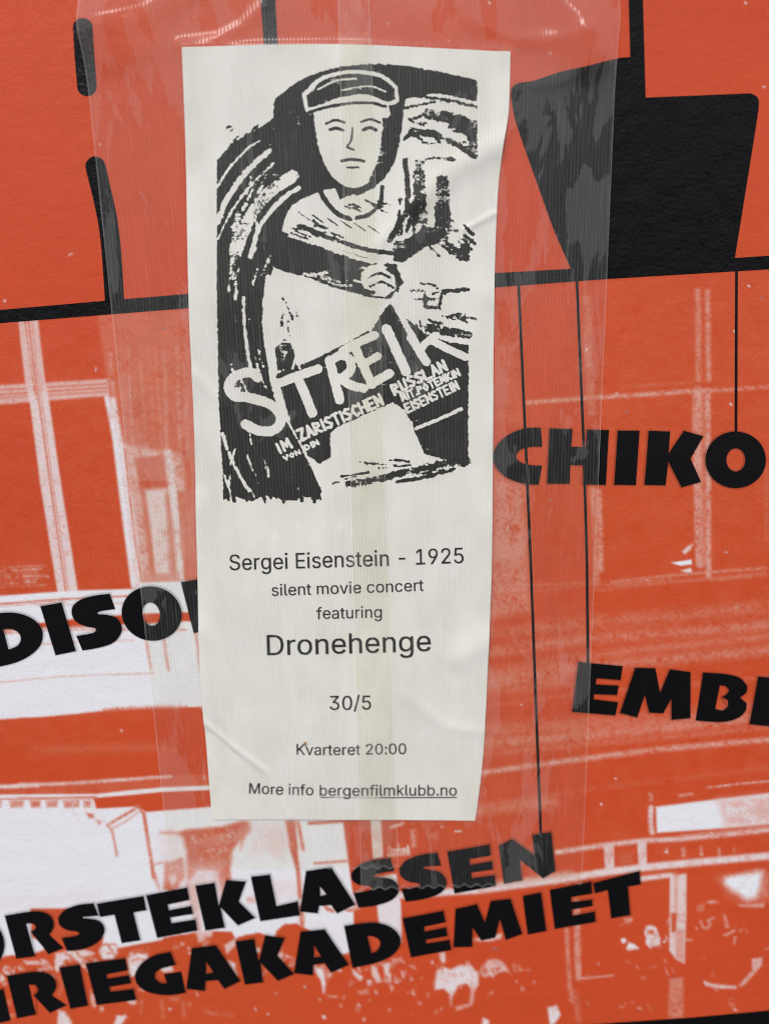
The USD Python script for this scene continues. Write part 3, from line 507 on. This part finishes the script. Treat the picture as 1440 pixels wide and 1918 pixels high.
for pts, v in [(((390, 440), (400, 390), (440, 375), (490, 395), (500, 430), (525, 490), (520, 545), (460, 555), (440, 575), (400, 530), (405, 480)), .85), (((190, 490), (230, 485), (240, 510), (215, 535), (195, 520)), .95), (((235, 570), (260, 520), (310, 540), (345, 575), (250, 590)), .95),
               (((215, 320), (290, 318), (290, 335), (250, 370), (235, 350)), .5), (((555, 650), (580, 690), (565, 700)), .5), (((560, 725), (590, 780), (600, 810), (570, 770)), .6), (((615, 730), (645, 770), (635, 775)), .6), (((565, 455), (580, 470), (590, 510), (570, 505)), .6),
               (((890, 845), (960, 870), (1050, 880), (1165, 890), (1165, 912), (1020, 912), (900, 885)), .72), (((1185, 885), (1300, 760), (1295, 660), (1385, 650), (1380, 710), (1330, 770), (1250, 860), (1205, 895)), .62), (((1055, 460), (1160, 405), (1150, 430), (1080, 468)), .6),
               (((1050, 280), (1075, 290), (1110, 400), (1075, 400)), .4), (((915, 180), (970, 165), (1020, 185), (940, 195)), .55), (((1145, 470), (1170, 470), (1150, 545), (1140, 530)), .5), (((830, 210), (900, 190), (890, 260), (835, 265)), .25), (((1180, 205), (1340, 195), (1400, 190), (1395, 230), (1200, 220)), .5),
               (((1180, 420), (1220, 400), (1200, 440)), .4), (((1240, 400), (1262, 430), (1245, 435)), .4), (((1405, 580), (1450, 568), (1450, 582)), .6), (((1100, 1000), (1150, 985), (1120, 1005)), .25)]:
    poly(ZD(*pts), v, 2.6, 0.95, 0.8, 2.5)
poly(ZD((425, 420), (470, 415), (460, 450), (430, 445)), 0.05, 2.5, 0.9, 0.3, 1)
band(ZD((865, 345), (880, 390), (915, 405), (950, 370), (925, 340), (975, 315)), 3.6, 0.5, 2, 0.9, 0.8, 1)

# printed colour: orange-red ink on white stock, with the soft dark glow printed round the lettering
RED, WHITE = np.array([0.57, 0.066, 0.018]), np.array([0.78, 0.80, 0.86])
Tc = np.clip(T, 0, 1)[..., None]
COL = (np.sqrt(RED) * (1 - Tc) + np.sqrt(WHITE) * Tc) ** 2
COL *= (1 + (0.05 * N3 + 0.16 * nz(380, 340, 3, 8) + 0.05 * N2)[..., None] * (1 - Tc))
COL[..., 1:] *= (1 + 0.35 * nz(420, 300, 2, 9)[..., None] * (1 - Tc))
rg = np.random.default_rng(17)                                   # chips and scuffs in the ink
for k in range(110):
    x, y, a, l = rg.uniform(0, 1440), rg.uniform(0, 1918), rg.uniform(0, 6.3), rg.uniform(0.5, 4.5) * (3 if k % 17 == 0 else 1)
    q = [(x, y), (x + l * math.cos(a), y + l * math.sin(a))]; s = box_of(q, 8)
    m = (1 - smst(0.6, 2.6, seg_dist(GX[s], GY[s], q)))[..., None] * rg.uniform(0.3, 0.95)
    COL[s] = COL[s] * (1 - m) + (np.array([0.70, 0.62, 0.58]) if k % 5 else np.array([0.2, 0.19, 0.2])) * m
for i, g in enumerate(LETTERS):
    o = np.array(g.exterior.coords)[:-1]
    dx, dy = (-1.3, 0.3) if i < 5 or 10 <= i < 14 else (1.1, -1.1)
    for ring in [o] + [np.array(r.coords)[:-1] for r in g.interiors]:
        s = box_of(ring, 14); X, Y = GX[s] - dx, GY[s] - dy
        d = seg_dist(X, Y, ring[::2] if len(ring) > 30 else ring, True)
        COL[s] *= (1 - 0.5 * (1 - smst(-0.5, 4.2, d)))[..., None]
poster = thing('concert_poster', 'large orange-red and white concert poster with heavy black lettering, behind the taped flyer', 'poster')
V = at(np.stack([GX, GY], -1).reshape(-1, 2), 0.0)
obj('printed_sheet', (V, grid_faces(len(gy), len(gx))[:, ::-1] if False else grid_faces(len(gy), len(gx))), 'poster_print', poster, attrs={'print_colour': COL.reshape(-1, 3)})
tk = trimesh.creation.box((1, 1, 1))
cn = plane(np.array([(-250, -200), (1690, -200), (1690, 2110), (-250, 2110)]))
bk = trimesh.creation.extrude_polygon(Polygon(cn), 0.0018, engine='earcut')
bv = np.asarray(bk.vertices); bk = trimesh.Trimesh(np.stack([bv[:, 0], 0.0002 + bv[:, 2], bv[:, 1]], 1), np.asarray(bk.faces)[:, ::-1])
obj('backing_board', bk, 'plaster', poster)
for i, g in enumerate(STROKES):
    obj(('dash', 'stroke', 'rule', 'stem', 'block', 'border')[i], flat(g, 0.00003 + 0.000004 * i), 'black_print', poster)
for w in WIRES:
    obj('guide_line', flat(LineString(w).buffer(2.6, cap_style=2), 0.00006), 'letter_print', poster)
for g in LETTERS:
    obj('letter', flat(g, 0.00007), 'letter_print', poster)

# ------------------------------------------------------------------ flyer
EL = np.array([(342, 90), (349, 300), (354, 560), (364, 800), (370, 1060), (376, 1280), (387, 1400), (397, 1535)], float)
ER = np.array([(955, 97), (952, 200), (941, 270), (931, 370), (926, 500), (924, 640), (922, 900), (920, 1060), (913, 1240), (905, 1400), (889, 1537)], float)
def edge(P, y):
    from scipy.interpolate import PchipInterpolator
    return PchipInterpolator(P[:, 1], P[:, 0])(np.clip(y, P[0, 1], P[-1, 1]))
FS, FT = np.meshgrid(np.linspace(0, 1, 240), np.linspace(0, 1, 560))
ytop = 90 * (1 - FS) + 97 * FS - 11 * np.sin(math.pi * FS) ** 1.0 * (1 - 0.3 * FS)
ybot = 1535 + 2 * FS - 2 * np.sin(math.pi * FS)
FY = ytop * (1 - FT) + ybot * FT
yy = 92 + (1536 - 92) * FT
FX = edge(EL, yy) * (1 - FS) + edge(ER, yy) * FS
OUT = np.vstack([np.stack([FX, FY], -1)[0], np.stack([FX, FY], -1)[1:, -1], np.stack([FX, FY], -1)[-1, ::-1], np.stack([FX, FY], -1)[::-1, 0][:-1]])[::6]

def waves(X, Y):
    """Relief of the flyer's paper (metres): gentle cockling and a few folds pressed by the tape."""
    h = 0.0011 * (meshkit.fbm(np.stack([X / 210 + 9, Y / 260 + 4, np.zeros(X.shape)], -1), 3, 21) - 0.25)
    def ridge(pts, w, a):
        return a * np.exp(-(seg_dist(X, Y, pts) / w) ** 2)
    h = h + ridge([(780, 375), (860, 310), (950, 262)], 26, 0.0006) + ridge([(700, 470), (780, 375)], 16, 0.0003)
    h = h + ridge([(380, 1350), (440, 1400), (500, 1445), (540, 1530)], 6.5, 0.00030) - ridge([(395, 1390), (470, 1470)], 26, 0.0002)
    h = h + ridge([(905, 560), (870, 640)], 30, 0.0003) + ridge([(860, 1230), (915, 1200)], 26, 0.0005) + ridge([(520, 1010), (560, 1290)], 9, 0.00014) + ridge([(560, 990), (600, 1180)], 8, 0.00012)
    h = h + ridge([(372, 1180), (392, 1290), (440, 1400)], 7, 0.00016) + ridge([(640, 990), (655, 1200), (640, 1400)], 7, 0.00012) + ridge([(870, 430), (925, 400)], 7, 0.00025)
    h = h + ridge([(365, 700), (420, 760)], 12, 0.0002) + ridge([(760, 1300), (830, 1360), (900, 1370)], 12, 0.00018)
    e = np.minimum(np.abs(X - (342 + 0.0375 * (Y - 90))), np.abs(950 - 0.030 * (Y - 97) - X))      # edges lift unevenly
    h = h + 0.0009 * np.exp(-(e / 20) ** 2) * np.clip(meshkit.fbm(np.stack([X / 400, Y / 95, np.full(X.shape, 2.5)], -1), 2, 61) - 0.45, 0, 1)
    return np.maximum(h, 0) + 0.00022
fly = thing('flyer', 'narrow white paper flyer with black print, stuck to the poster under clear tape', 'flyer')
def on_fly(dz): return lambda v: waves(v[:, 0], v[:, 1]) + dz
fv = at(np.stack([FX, FY], -1).reshape(-1, 2), waves(FX, FY).ravel())
obj('paper_sheet', (fv, grid_faces(*FX.shape)), 'flyer_paper', fly, smooth=True)

# the printed picture: a plain woodcut-like stand-in of the same size and tones
PSTEP = 1.3
ix, iy = np.arange(398, 904, PSTEP), np.arange(112, 950, PSTEP)
IX, IY = np.meshgrid(ix, iy)
P1, P2, P3 = nz(3.2, 3.2, 2, 31, IX, IY), nz(13, 15, 3, 32, IX, IY), nz(34, 2.6, 2, 33, IX, IY)
INK = np.zeros(IX.shape)
def pbox(pts, m):
    p = np.asarray(pts); r = lambda a, lo, hi: slice(np.searchsorted(a, lo), np.searchsorted(a, hi))
    return r(iy, p[:, 1].min() - m, p[:, 1].max() + m), r(ix, p[:, 0].min() - m, p[:, 0].max() + m)
def iset(s, d, v, rough, soft=1.4, tex=0.0):
    d = d + rough * (3.6 * P1[s] + 2.6 * P2[s])
    a = 1 - smst(-soft, soft, d)
    if tex: a = np.clip(a * (1 - tex * smst(-0.1, 0.25, P2[s] + 0.6 * P1[s])), 0, 1)
    INK[s] = INK[s] * (1 - a) + v * a
def ipoly(pts, v=1, rough=1.2, soft=1.4, tex=0.0, rnd=True):
    pts = curve(pts, corner=40) if rnd else np.asarray(pts); s = pbox(pts, 12); X, Y = IX[s], IY[s]
    iset(s, seg_dist(X, Y, pts, True) * np.where(inside(X, Y, pts), -1, 1), v, rough, soft, tex)
def iline(pts, w, v=1, rough=1.0, soft=1.3, tex=0.0, taper=None, rnd=True):
    pts = curve(pts, closed=False, corner=60) if rnd and len(pts) > 2 else np.asarray(pts, float); s = pbox(pts, w + 12)
    iset(s, seg_dist(IX[s], IY[s], pts) - w / 2, v, rough, soft, tex)

ZS = Zoom(390, 560, 2.769)
# dark ground on the left and over the top, sweeping like a rail embankment
ipoly([(406, 300), (424, 280), (445, 262), (478, 244), (512, 222), (514, 186), (560, 152), (620, 130), (690, 121), (760, 124), (830, 136), (893, 150), (893, 190), (820, 176), (760, 186), (740, 300), (700, 352), (640, 372), (560, 420), (525, 470), (504, 540), (498, 640), (515, 745), (560, 830), (601, 912), (598, 936), (575, 928), (540, 938), (500, 928), (470, 938), (440, 930), (419, 936), (416, 860), (411, 760), (408, 600)], 1, 1.6)
for pts, w, tx in [([(407, 352), (430, 315), (462, 280), (488, 262)], 3.5, 0), ([(408, 418), (428, 370), (462, 322), (505, 282)], 10, 0.2), ([(409, 448), (436, 394), (470, 348), (512, 306)], 4, .5), ([(440, 470), (462, 420), (500, 365), (548, 330)], 22, .75), ([(470, 480), (490, 420), (530, 372), (560, 352)], 8, .3),
                  ([(457, 558), (459, 610), (464, 660), (470, 690)], 6, .2), ([(503, 520), (498, 600), (505, 660), (530, 740), (570, 820), (602, 905)], 12, .1), ([(417, 812), (430, 850), (452, 895), (476, 930)], 6, .5), ([(420, 890), (428, 910), (436, 934)], 4, .3), ([(436, 520), (440, 440), (448, 400)], 10, .85)]:
    iline(pts, w, 0, 1.6, 1.4, tx)
# a plain figure: bust with a flat cap
ipoly([(528, 432), (545, 388), (590, 362), (628, 352), (640, 388), (672, 402), (706, 384), (716, 350), (752, 352), (775, 390), (770, 450), (720, 476), (640, 470), (570, 452)], 0, 1.3)
ipoly([(588, 205), (600, 180), (645, 168), (700, 170), (728, 192), (732, 240), (724, 290), (704, 330), (675, 350), (650, 350), (622, 330), (602, 292), (592, 250)], 0, 1.2)
ipoly([(572, 208), (566, 176), (600, 146), (655, 132), (712, 138), (744, 162), (748, 190), (726, 198), (690, 186), (640, 190), (600, 206), (580, 216)], 0, 1.0)
ipoly([(578, 203), (574, 180), (604, 152), (655, 139), (708, 145), (738, 166), (741, 186), (724, 191), (690, 178), (640, 182), (604, 196)], 1, 1.0, 1.3, .12)
iline([(578, 212), (602, 204), (642, 196), (690, 193), (722, 200)], 6, 1, .8)
iline([(596, 168), (630, 152), (668, 148)], 3, 0, .8); iline([(640, 170), (690, 162), (722, 172)], 3, 0, .8)
iline([(612, 232), (628, 226), (645, 230)], 5, 1, .8); iline([(676, 229), (694, 224), (712, 230)], 5, 1, .8)
iline([(618, 244), (630, 241), (642, 245)], 6.5, 1, .7); iline([(680, 244), (692, 240), (704, 244)], 6.5, 1, .7)
iline([(660, 240), (658, 262), (650, 276), (662, 281)], 4, 1, .8); iline([(640, 302), (660, 299), (682, 302)], 5.5, 1, .8); iline([(650, 314), (672, 314)], 3, 1, .8)
ipoly([(716, 222), (734, 216), (728, 280), (708, 326), (690, 342), (706, 300), (714, 262)], 1, 1.2, 1.4, .35)
ipoly([(626, 336), (650, 352), (680, 350), (704, 334), (700, 352), (668, 368), (640, 358)], 1, 1.4, 1.4, .5)
iline([(590, 330), (606, 370), (632, 400), (656, 410)], 9, 1, 1.0); iline([(716, 350), (712, 380), (690, 402), (668, 408)], 8, 1, 1.0); iline([(758, 300), (764, 350), (758, 400), (730, 450)], 11, 1, 1.6, 1.4, .3)
for k in range(6): iline([(560 + 26 * k, 398 + 5 * k), (580 + 26 * k, 412 + 5 * k)], 2.6, 1, .9)
# sleeve and hand on a bar
ipoly([(508, 500), (526, 452), (548, 440), (610, 458), (680, 480), (742, 496), (756, 528), (730, 560), (690, 556), (630, 540), (570, 520)], 1, 2.0, 1.6, .12)
iline([(560, 422), (620, 446), (690, 468), (745, 476)], 9, 1, 1.5, 1.4, .2); iline([(545, 440), (610, 462), (680, 486), (720, 492)], 8, 0, 2.2, 1.4, .3)
ipoly([(676, 512), (690, 498), (716, 496), (738, 510), (742, 540), (722, 556), (694, 552), (680, 536)], 0, 1.3)
iline([(690, 520), (712, 512), (734, 522)], 5, 1, 1.4, 1.3, .3); iline([(694, 536), (714, 528), (736, 538)], 5, 1, 1.4, 1.3, .3); iline([(684, 545), (700, 548)], 7, 1, 1.5); iline([(726, 505), (744, 520), (744, 545)], 6, 1, 1.8, 1.3, .3)
rb = np.random.default_rng(23)
def drybrush(x0, y0, x1, y1, ang, n, ln, w, v=1, tex=.6):
    for k in range(n):
        x, y, a, l = rb.uniform(x0, x1), rb.uniform(y0, y1), math.radians(ang + rb.normal(0, 9)), ln * rb.uniform(.4, 1.2)
        c_, s_ = math.cos(a) * l / 2, math.sin(a) * l / 2
        iline([(x - c_, y - s_), (x + rb.normal(0, 1.5), y + rb.normal(0, 1.5)), (x + c_, y + s_)], w * rb.uniform(.5, 1.3), v, 1.8, 1.2, tex)
drybrush(735, 360, 780, 440, 100, 9, 40, 6); drybrush(640, 366, 720, 400, 20, 8, 26, 4); drybrush(560, 415, 640, 445, 20, 7, 34, 5, 1, .5)
drybrush(560, 500, 700, 535, 18, 10, 40, 4, 0, .6); drybrush(795, 410, 880, 480, 35, 18, 26, 6, 1, .5); drybrush(780, 520, 877, 640, 8, 14, 34, 5, 1, .5)
drybrush(520, 560, 560, 640, 80, 6, 30, 4, 1, .6); drybrush(430, 330, 500, 560, 105, 16, 46, 5, 0, .9); drybrush(420, 640, 520, 900, 75, 10, 60, 4, 0, .93); drybrush(760, 140, 893, 300, 12, 20, 44, 5, 1, .5); drybrush(740, 620, 780, 660, 60, 6, 40, 6, 1, .4)
drybrush(420, 236, 515, 268, -35, 12, 14, 4, 1, .4); drybrush(640, 860, 870, 900, -8, 12, 60, 3.5, 1, .5)
# smoke and chimneys
for pts, w, tx in [([(748, 150), (800, 146), (850, 156), (894, 170)], 15, .5), ([(750, 176), (800, 182), (850, 190), (892, 200)], 6, .2), ([(742, 204), (790, 196), (840, 186)], 4, 0), ([(800, 214), (846, 222), (890, 236)], 20, .75), ([(770, 246), (810, 252), (850, 268), (884, 290)], 12, .45), ([(850, 230), (880, 250), (886, 290)], 18, .5), ([(768, 226), (790, 218)], 5, .1), ([(756, 260), (770, 252), (790, 262)], 7, .3)]:
    iline(pts, w, 1, 2.4, 1.5, tx)
ipoly([(776, 300), (794, 300), (800, 420), (768, 420)], 1, 2.4, 1.6, .7, False); ipoly([(818, 330), (838, 330), (846, 428), (812, 428)], 1, 2.4, 1.6, .55, False)
ipoly([(734, 455), (776, 440), (790, 424), (836, 428), (840, 452), (800, 462), (760, 488), (738, 490)], 1, 2.2, 1.6, .25); ipoly([(850, 468), (880, 454), (880, 490), (860, 488)], 1, 2.6, 1.6, .4)
iline([(795, 552), (796, 574), (822, 578), (828, 546), (876, 542)], 7, 1, 1.6, 1.4, .2, rnd=False); iline([(800, 614), (840, 622), (877, 628)], 15, 1, 2.4, 1.5, .4); iline([(786, 600), (790, 640)], 3, 1, 1.0)
# the black wedge that carries the title
ipoly([(518, 700), (540, 690), (600, 672), (640, 655), (690, 632), (706, 600), (730, 566), (752, 590), (772, 604), (800, 628), (840, 640), (877, 646), (877, 872), (850, 866), (802, 852), (794, 848), (770, 792), (757, 766), (735, 754), (632, 799), (618, 812), (620, 856), (598, 868), (576, 852), (548, 800)], 1, 1.8, 1.4, 0, False)
ipoly([(515, 652), (533, 632), (548, 650), (556, 690), (520, 694)], 1, 2.0, 1.4, .3)
iline([(520, 706), (575, 682), (640, 650), (690, 622)], 6, 1, 1.2)
iline([(548, 690), (556, 664), (562, 690)], 4, 0, .8); iline([(520, 640), (545, 640)], 3, 0, 1)
iline([(740, 570), (762, 612), (790, 660)], 11, 0, 1.2); iline([(650, 906), (700, 898), (760, 884), (830, 868), (876, 862)], 12, 1, 3.0, 1.6, .45); iline([(640, 892), (690, 884)], 3, 1, 1.4, 1.2, .3); iline([(742, 902), (800, 892), (850, 878)], 6, 1, 2.2, 1.4, .5)
# ragged lower edge
for k in range(16):
    x = 424 + 11.5 * k; iline([(x, 924), (x + 4, 934 + 6 * math.sin(k * 2.3))], 6, 1, 1.4)
# title strokes
for pts, w in [(ZS((255, 405), (235, 385), (190, 382), (135, 405), (108, 452), (135, 500), (220, 512), (320, 545), (370, 590), (375, 640), (335, 680), (265, 682), (195, 650)), 18.6),
               (ZS((355, 440), (450, 405), (570, 362)), 16.8), (ZS((460, 400), (505, 500), (540, 590)), 18.0),
               (ZS((630, 320), (655, 420), (682, 520)), 18.0), (ZS((630, 322), (690, 292), (735, 315), (740, 365), (700, 405), (655, 425)), 16.2), (ZS((680, 410), (740, 445), (805, 462)), 16.8),
               (ZS((755, 235), (800, 340), (850, 440)), 16.8), (ZS((700, 268), (780, 225), (862, 188)), 16.2), (ZS((795, 342), (880, 295)), 14.4), (ZS((845, 440), (940, 385)), 16.8),
               (ZS((925, 155), (975, 265), (1025, 375)), 18.6), (ZS((1050, 200), (1095, 270), (1130, 325)), 15.6), (ZS((1180, 190), (1120, 235), (1095, 275)), 14.4), (ZS((1150, 210), (1250, 262), (1335, 300)), 14.4)]:
    iline(pts, w, 0, 0.9, 1.2)
G = {'A': [[(0, 0), (.5, 1), (1, 0)], [(.2, .35), (.8, .35)]], 'C': [[(1, .85), (.5, 1), (0, .5), (.5, 0), (1, .15)]], 'D': [[(0, 0), (0, 1), (.6, .9), (1, .5), (.6, .1), (0, 0)]], 'E': [[(1, 1), (0, 1), (0, 0), (1, 0)], [(0, .5), (.8, .5)]],
     'H': [[(0, 0), (0, 1)], [(1, 0), (1, 1)], [(0, .5), (1, .5)]], 'I': [[(.5, 0), (.5, 1)]], 'K': [[(0, 0), (0, 1)], [(1, 1), (0, .45), (1, 0)]], 'L': [[(0, 1), (0, 0), (1, 0)]], 'M': [[(0, 0), (.1, 1), (.5, .3), (.9, 1), (1, 0)]], 'N': [[(0, 0), (0, 1), (1, 0), (1, 1)]],
     'O': [[(.5, 1), (0, .5), (.5, 0), (1, .5), (.5, 1)]], 'P': [[(0, 0), (0, 1), (.9, .85), (.9, .6), (0, .45)]], 'R': [[(0, 0), (0, 1), (.9, .85), (.9, .6), (0, .45), (1, 0)]], 'S': [[(1, .9), (.4, 1), (0, .75), (1, .3), (.6, 0), (0, .1)]], 'T': [[(0, 1), (1, 1)], [(.5, 1), (.5, 0)]],
     'U': [[(0, 1), (.1, .1), (.5, 0), (.9, .1), (1, 1)]], 'V': [[(0, 1), (.5, 0), (1, 1)], ], 'Z': [[(0, 1), (1, 1), (0, 0), (1, 0)]], '.': [[(.5, 0), (.5, .08)]]}
def hand(text, p0, p1, cap, w, v=0):
    p0, p1 = np.array(p0, float), np.array(p1, float); d = p1 - p0; l = np.linalg.norm(d); u = d / l; n = np.array([u[1], -u[0]])
    ws = [0.45 if c in 'I. ' else 1.0 for c in text]; pitch = l / sum(ws); x = 0
    for c, q in zip(text, ws):
        if c in G:
            for st in G[c]:
                iline([p0 + u * (x + pitch * (.14 + .66 * a if q == 1 else .22 * a + .11)) + n * b * cap for a, b in st], w * 1.18, v, 0.5, 0.9, rnd=False)
        x += pitch * q
hand('IM', ZS((365, 802))[0], ZS((445, 762))[0], 18, 4.6); hand('ZARISTISCHEN', ZS((478, 735))[0], ZS((915, 540))[0], 20, 4.6); hand('RUSSLAN', ZS((962, 498))[0], ZS((1245, 362))[0], 19, 4.6)
hand('VON', ZS((395, 838))[0], ZS((485, 798))[0], 8, 3.0); hand('DIN', ZS((505, 785))[0], ZS((580, 748))[0], 9, 3.2)
hand('MIT.POTEMKIN', ZS((1005, 530))[0], ZS((1310, 392))[0], 13, 3.4); hand('EISENSTEIN', ZS((1030, 590))[0], ZS((1305, 462))[0], 16, 3.6)
iline(ZS((1080, 668), (1180, 630), (1310, 570)), 7, 0, 1.2, 1.2, .2, rnd=False)
# worn toner: faint streaks in the blacks
INK -= 0.26 * smst(0.05, 0.3, P3) * (INK > 0.6) + 0.34 * smst(0.10, 0.3, P2) * (INK > 0.6)
mask_edge = smst(0, 4, IX - 404) * smst(0, 4, 896 - IX)
INK = INK * mask_edge
pv = at(np.stack([IX, IY], -1).reshape(-1, 2), waves(IX, IY).ravel() + 0.000012)
obj('printed_picture', (pv, grid_faces(*IX.shape)), 'flyer_print', fly, smooth=True, attrs={'ink': INK.ravel()})

def text_line(text, p0, p1, cap, name='text_line'):
    m = meshkit.text_mesh(text, 1.0, 0.01); v = np.asarray(m.vertices); f = np.asarray(m.faces)
    x0, x1 = v[:, 0].min(), v[:, 0].max(); p0, p1 = np.array(p0, float), np.array(p1, float)
    u = (v[:, 0] - x0) / (x1 - x0); d = p1 - p0; n = np.array([d[1], -d[0]]) / np.linalg.norm(d)
    p = p0 + u[:, None] * d + v[:, 1:2] * cap * n
    h = waves(p[:, 0], p[:, 1]) + 0.00003 + v[:, 2] * 0.004
    o = d / np.linalg.norm(d) * 0.008 * cap                        # a second, slightly shifted impression: toner spread
    obj(name, (np.vstack([at(p - o, h), at(p + o, h + 0.000003)]), np.vstack([f, f + len(v)])), 'toner', fly)
text_line('Sergei Eisenstein - 1925', (431, 1067), (868, 1054), 29)
text_line('silent movie concert', (510, 1114.5), (793, 1105.5), 21.5)
text_line('featuring', (593, 1157.5), (715, 1155.5), 21.5)
text_line('Dronehenge', (501, 1226), (807, 1218), 38)
text_line('30/5', (618, 1328), (695, 1327), 26)
text_line('Kvarteret 20:00', (556, 1412), (760.5, 1411), 20)
text_line('More info', (467, 1486), (587, 1488), 20)
text_line('bergenfilmklubb.no', (599, 1488), (855, 1489.5), 20)
obj('underline', flat(Polygon([(599, 1490.5), (655, 1491), (705, 1491.3), (855, 1492), (855, 1494), (705, 1493.3), (655, 1493), (599, 1492.5)]), on_fly(0.00006)), 'toner', fly)

# ------------------------------------------------------------------ clear tape
def bulge(X, Y, layer):
    d = seg_dist(X, Y, OUT, True); ins = inside(X, Y, OUT)
    w = waves(X, Y)
    h = np.where(ins, w + 0.00012, (w + 0.00012) * np.exp(-(d / 7.5) ** 1.3)) + 0.00016
    def ridge(pts, wd, a): return a * np.exp(-(seg_dist(X, Y, pts) / wd) ** 2)
    for cx, cy, rx, ry, a in ((215, 66, 80, 62, 0.0030), (1096, 62, 55, 66, 0.0028), (820, 40, 150, 45, 0.0008)):   # loose corners, bulging off the poster
        h = h + a * np.exp(-((X - cx) / rx) ** 2 - ((Y - cy) / ry) ** 2) * np.where(ins, np.exp(-(d / 14) ** 2), 1)
    h = h + ridge([(140, 60), (200, 38), (280, 20), (350, -30)], 34, 0.0015) + ridge([(340, 84), (410, 74), (455, 50), (500, 5), (520, -40)], 13, 0.0006)
    h = h + ridge([(830, -10), (880, 40), (960, 74), (1050, 78), (1100, 70)], 16, 0.0007) + ridge([(1030, -20), (1075, 40), (1105, 110)], 30, 0.0015) + ridge([(1100, -40), (1150, 30), (1170, 60)], 22, 0.0010)
    h = h + ridge([(960, 200), (990, 320), (985, 420), (975, 540)], 9, 0.00025) + ridge([(1000, 160), (1060, 150), (1100, 130)], 14, 0.0003)
    h = h + 0.00012 * (meshkit.fbm(np.stack([X / 60, Y / 120, np.full(X.shape, layer)], -1), 3, 41 + layer))
    return h
def tape(name, q, layer, matname, label):
    (tl, tr, br, bl) = [np.array(a, float) for a in q]
    nc, nr = 190, 560
    sc = np.unique(np.concatenate([np.linspace(0, 1, nc - 8), [.0012, .0025, .004, .0075, .9925, .996, .9975, .9988]])); nc = len(sc)
    S, Tt = np.meshgrid(sc, np.linspace(0, 1, nr))
    # cross-ratio spacing is not needed: the strip is straight on the wall
    a, b, c, d = plane(tl), plane(tr), plane(br), plane(bl)
    W = (a * (1 - S[..., None]) + b * S[..., None]) * (1 - Tt[..., None]) + (d * (1 - S[..., None]) + c * S[..., None]) * Tt[..., None]
    # saw-toothed cut at the lower end
    wid = np.linalg.norm(b - a); tooth = 0.0011 * np.abs(((S * wid / 0.0034) % 1) - 0.5) * 2
    W[..., 1] -= tooth * smst(0.97, 1.0, Tt)
    # back to sheet units for the relief
    r = np.stack([W[..., 0], np.zeros(S.shape), W[..., 1]], -1) - eye
    k = FPX / (r @ fwd); X = 720 + (r @ right) * k; Y = 959 - (r @ upv) * k
    h = bulge(X, Y, layer) + 0.00012 * layer
    if layer:  # the second strip laps over the first
        h = h + 0.0
    V = np.stack([W[..., 0], -h, W[..., 1]], -1).reshape(-1, 3)
    across = np.stack([S * wid, (1 - Tt) * np.linalg.norm(a - d), np.exp(-(np.minimum(S, 1 - S) / 0.0028) ** 2) + 0.7 * np.exp(-((1 - Tt) / 0.0016) ** 2)], -1).reshape(-1, 3)
    d_out = seg_dist(X, Y, OUT, True); ins = inside(X, Y, OUT)
    # how well the film sticks: loose along the flyer's edge and at the ends, fast elsewhere
    lift = np.where(ins, -0.035, 0.10 * np.exp(-(d_out / 16) ** 2)) + 0.10 * smst(330, 60, Y) * ~ins + 0.02 * smst(1380, 1560, Y) * ~ins - 0.02
    lift = lift + 0.06 * np.exp(-((S - 0.02) / 0.03) ** 2)
    m = obj(name, (V, grid_faces(nr, nc)), matname, smooth=True, attrs={'across': across, 'lift': lift.ravel()})
    tag(m.GetPrim(), label, 'tape')
tape('clear_tape', [(139, -90), (689, -90), (746, 1622), (318, 1624)], 0, 'clear_film', 'left strip of ribbed clear tape, covering the left half of the flyer and its title')
tape('clear_tape', [(631, -90), (1161, -90), (1089, 1650), (676, 1662)], 1, 'clear_film_second', 'right strip of ribbed clear tape, over the flyer\'s right half and the black block')

# a small husk caught on the tape above the K
hk = trimesh.creation.icosphere(2, 1.0); hv = np.asarray(hk.vertices) * (0.00033, 0.00022, 0.00072)
hv[:, 0] *= 1 - 0.55 * smst(0, 0.0007, hv[:, 2]); a = math.radians(-32)
hv = np.stack([hv[:, 0] * math.cos(a) - hv[:, 2] * math.sin(a), hv[:, 1], hv[:, 0] * math.sin(a) + hv[:, 2] * math.cos(a)], 1)
c0 = at(np.array([(571.5, 1389.0)]), waves(np.array([571.5]), np.array([1389.0])) + 0.00062)[0]
m = obj('seed_husk', trimesh.Trimesh(hv + c0, hk.faces), 'brown_husk', smooth=True)
tag(m.GetPrim(), 'tiny brown seed husk stuck over the letter K of the Kvarteret line', 'seed husk')
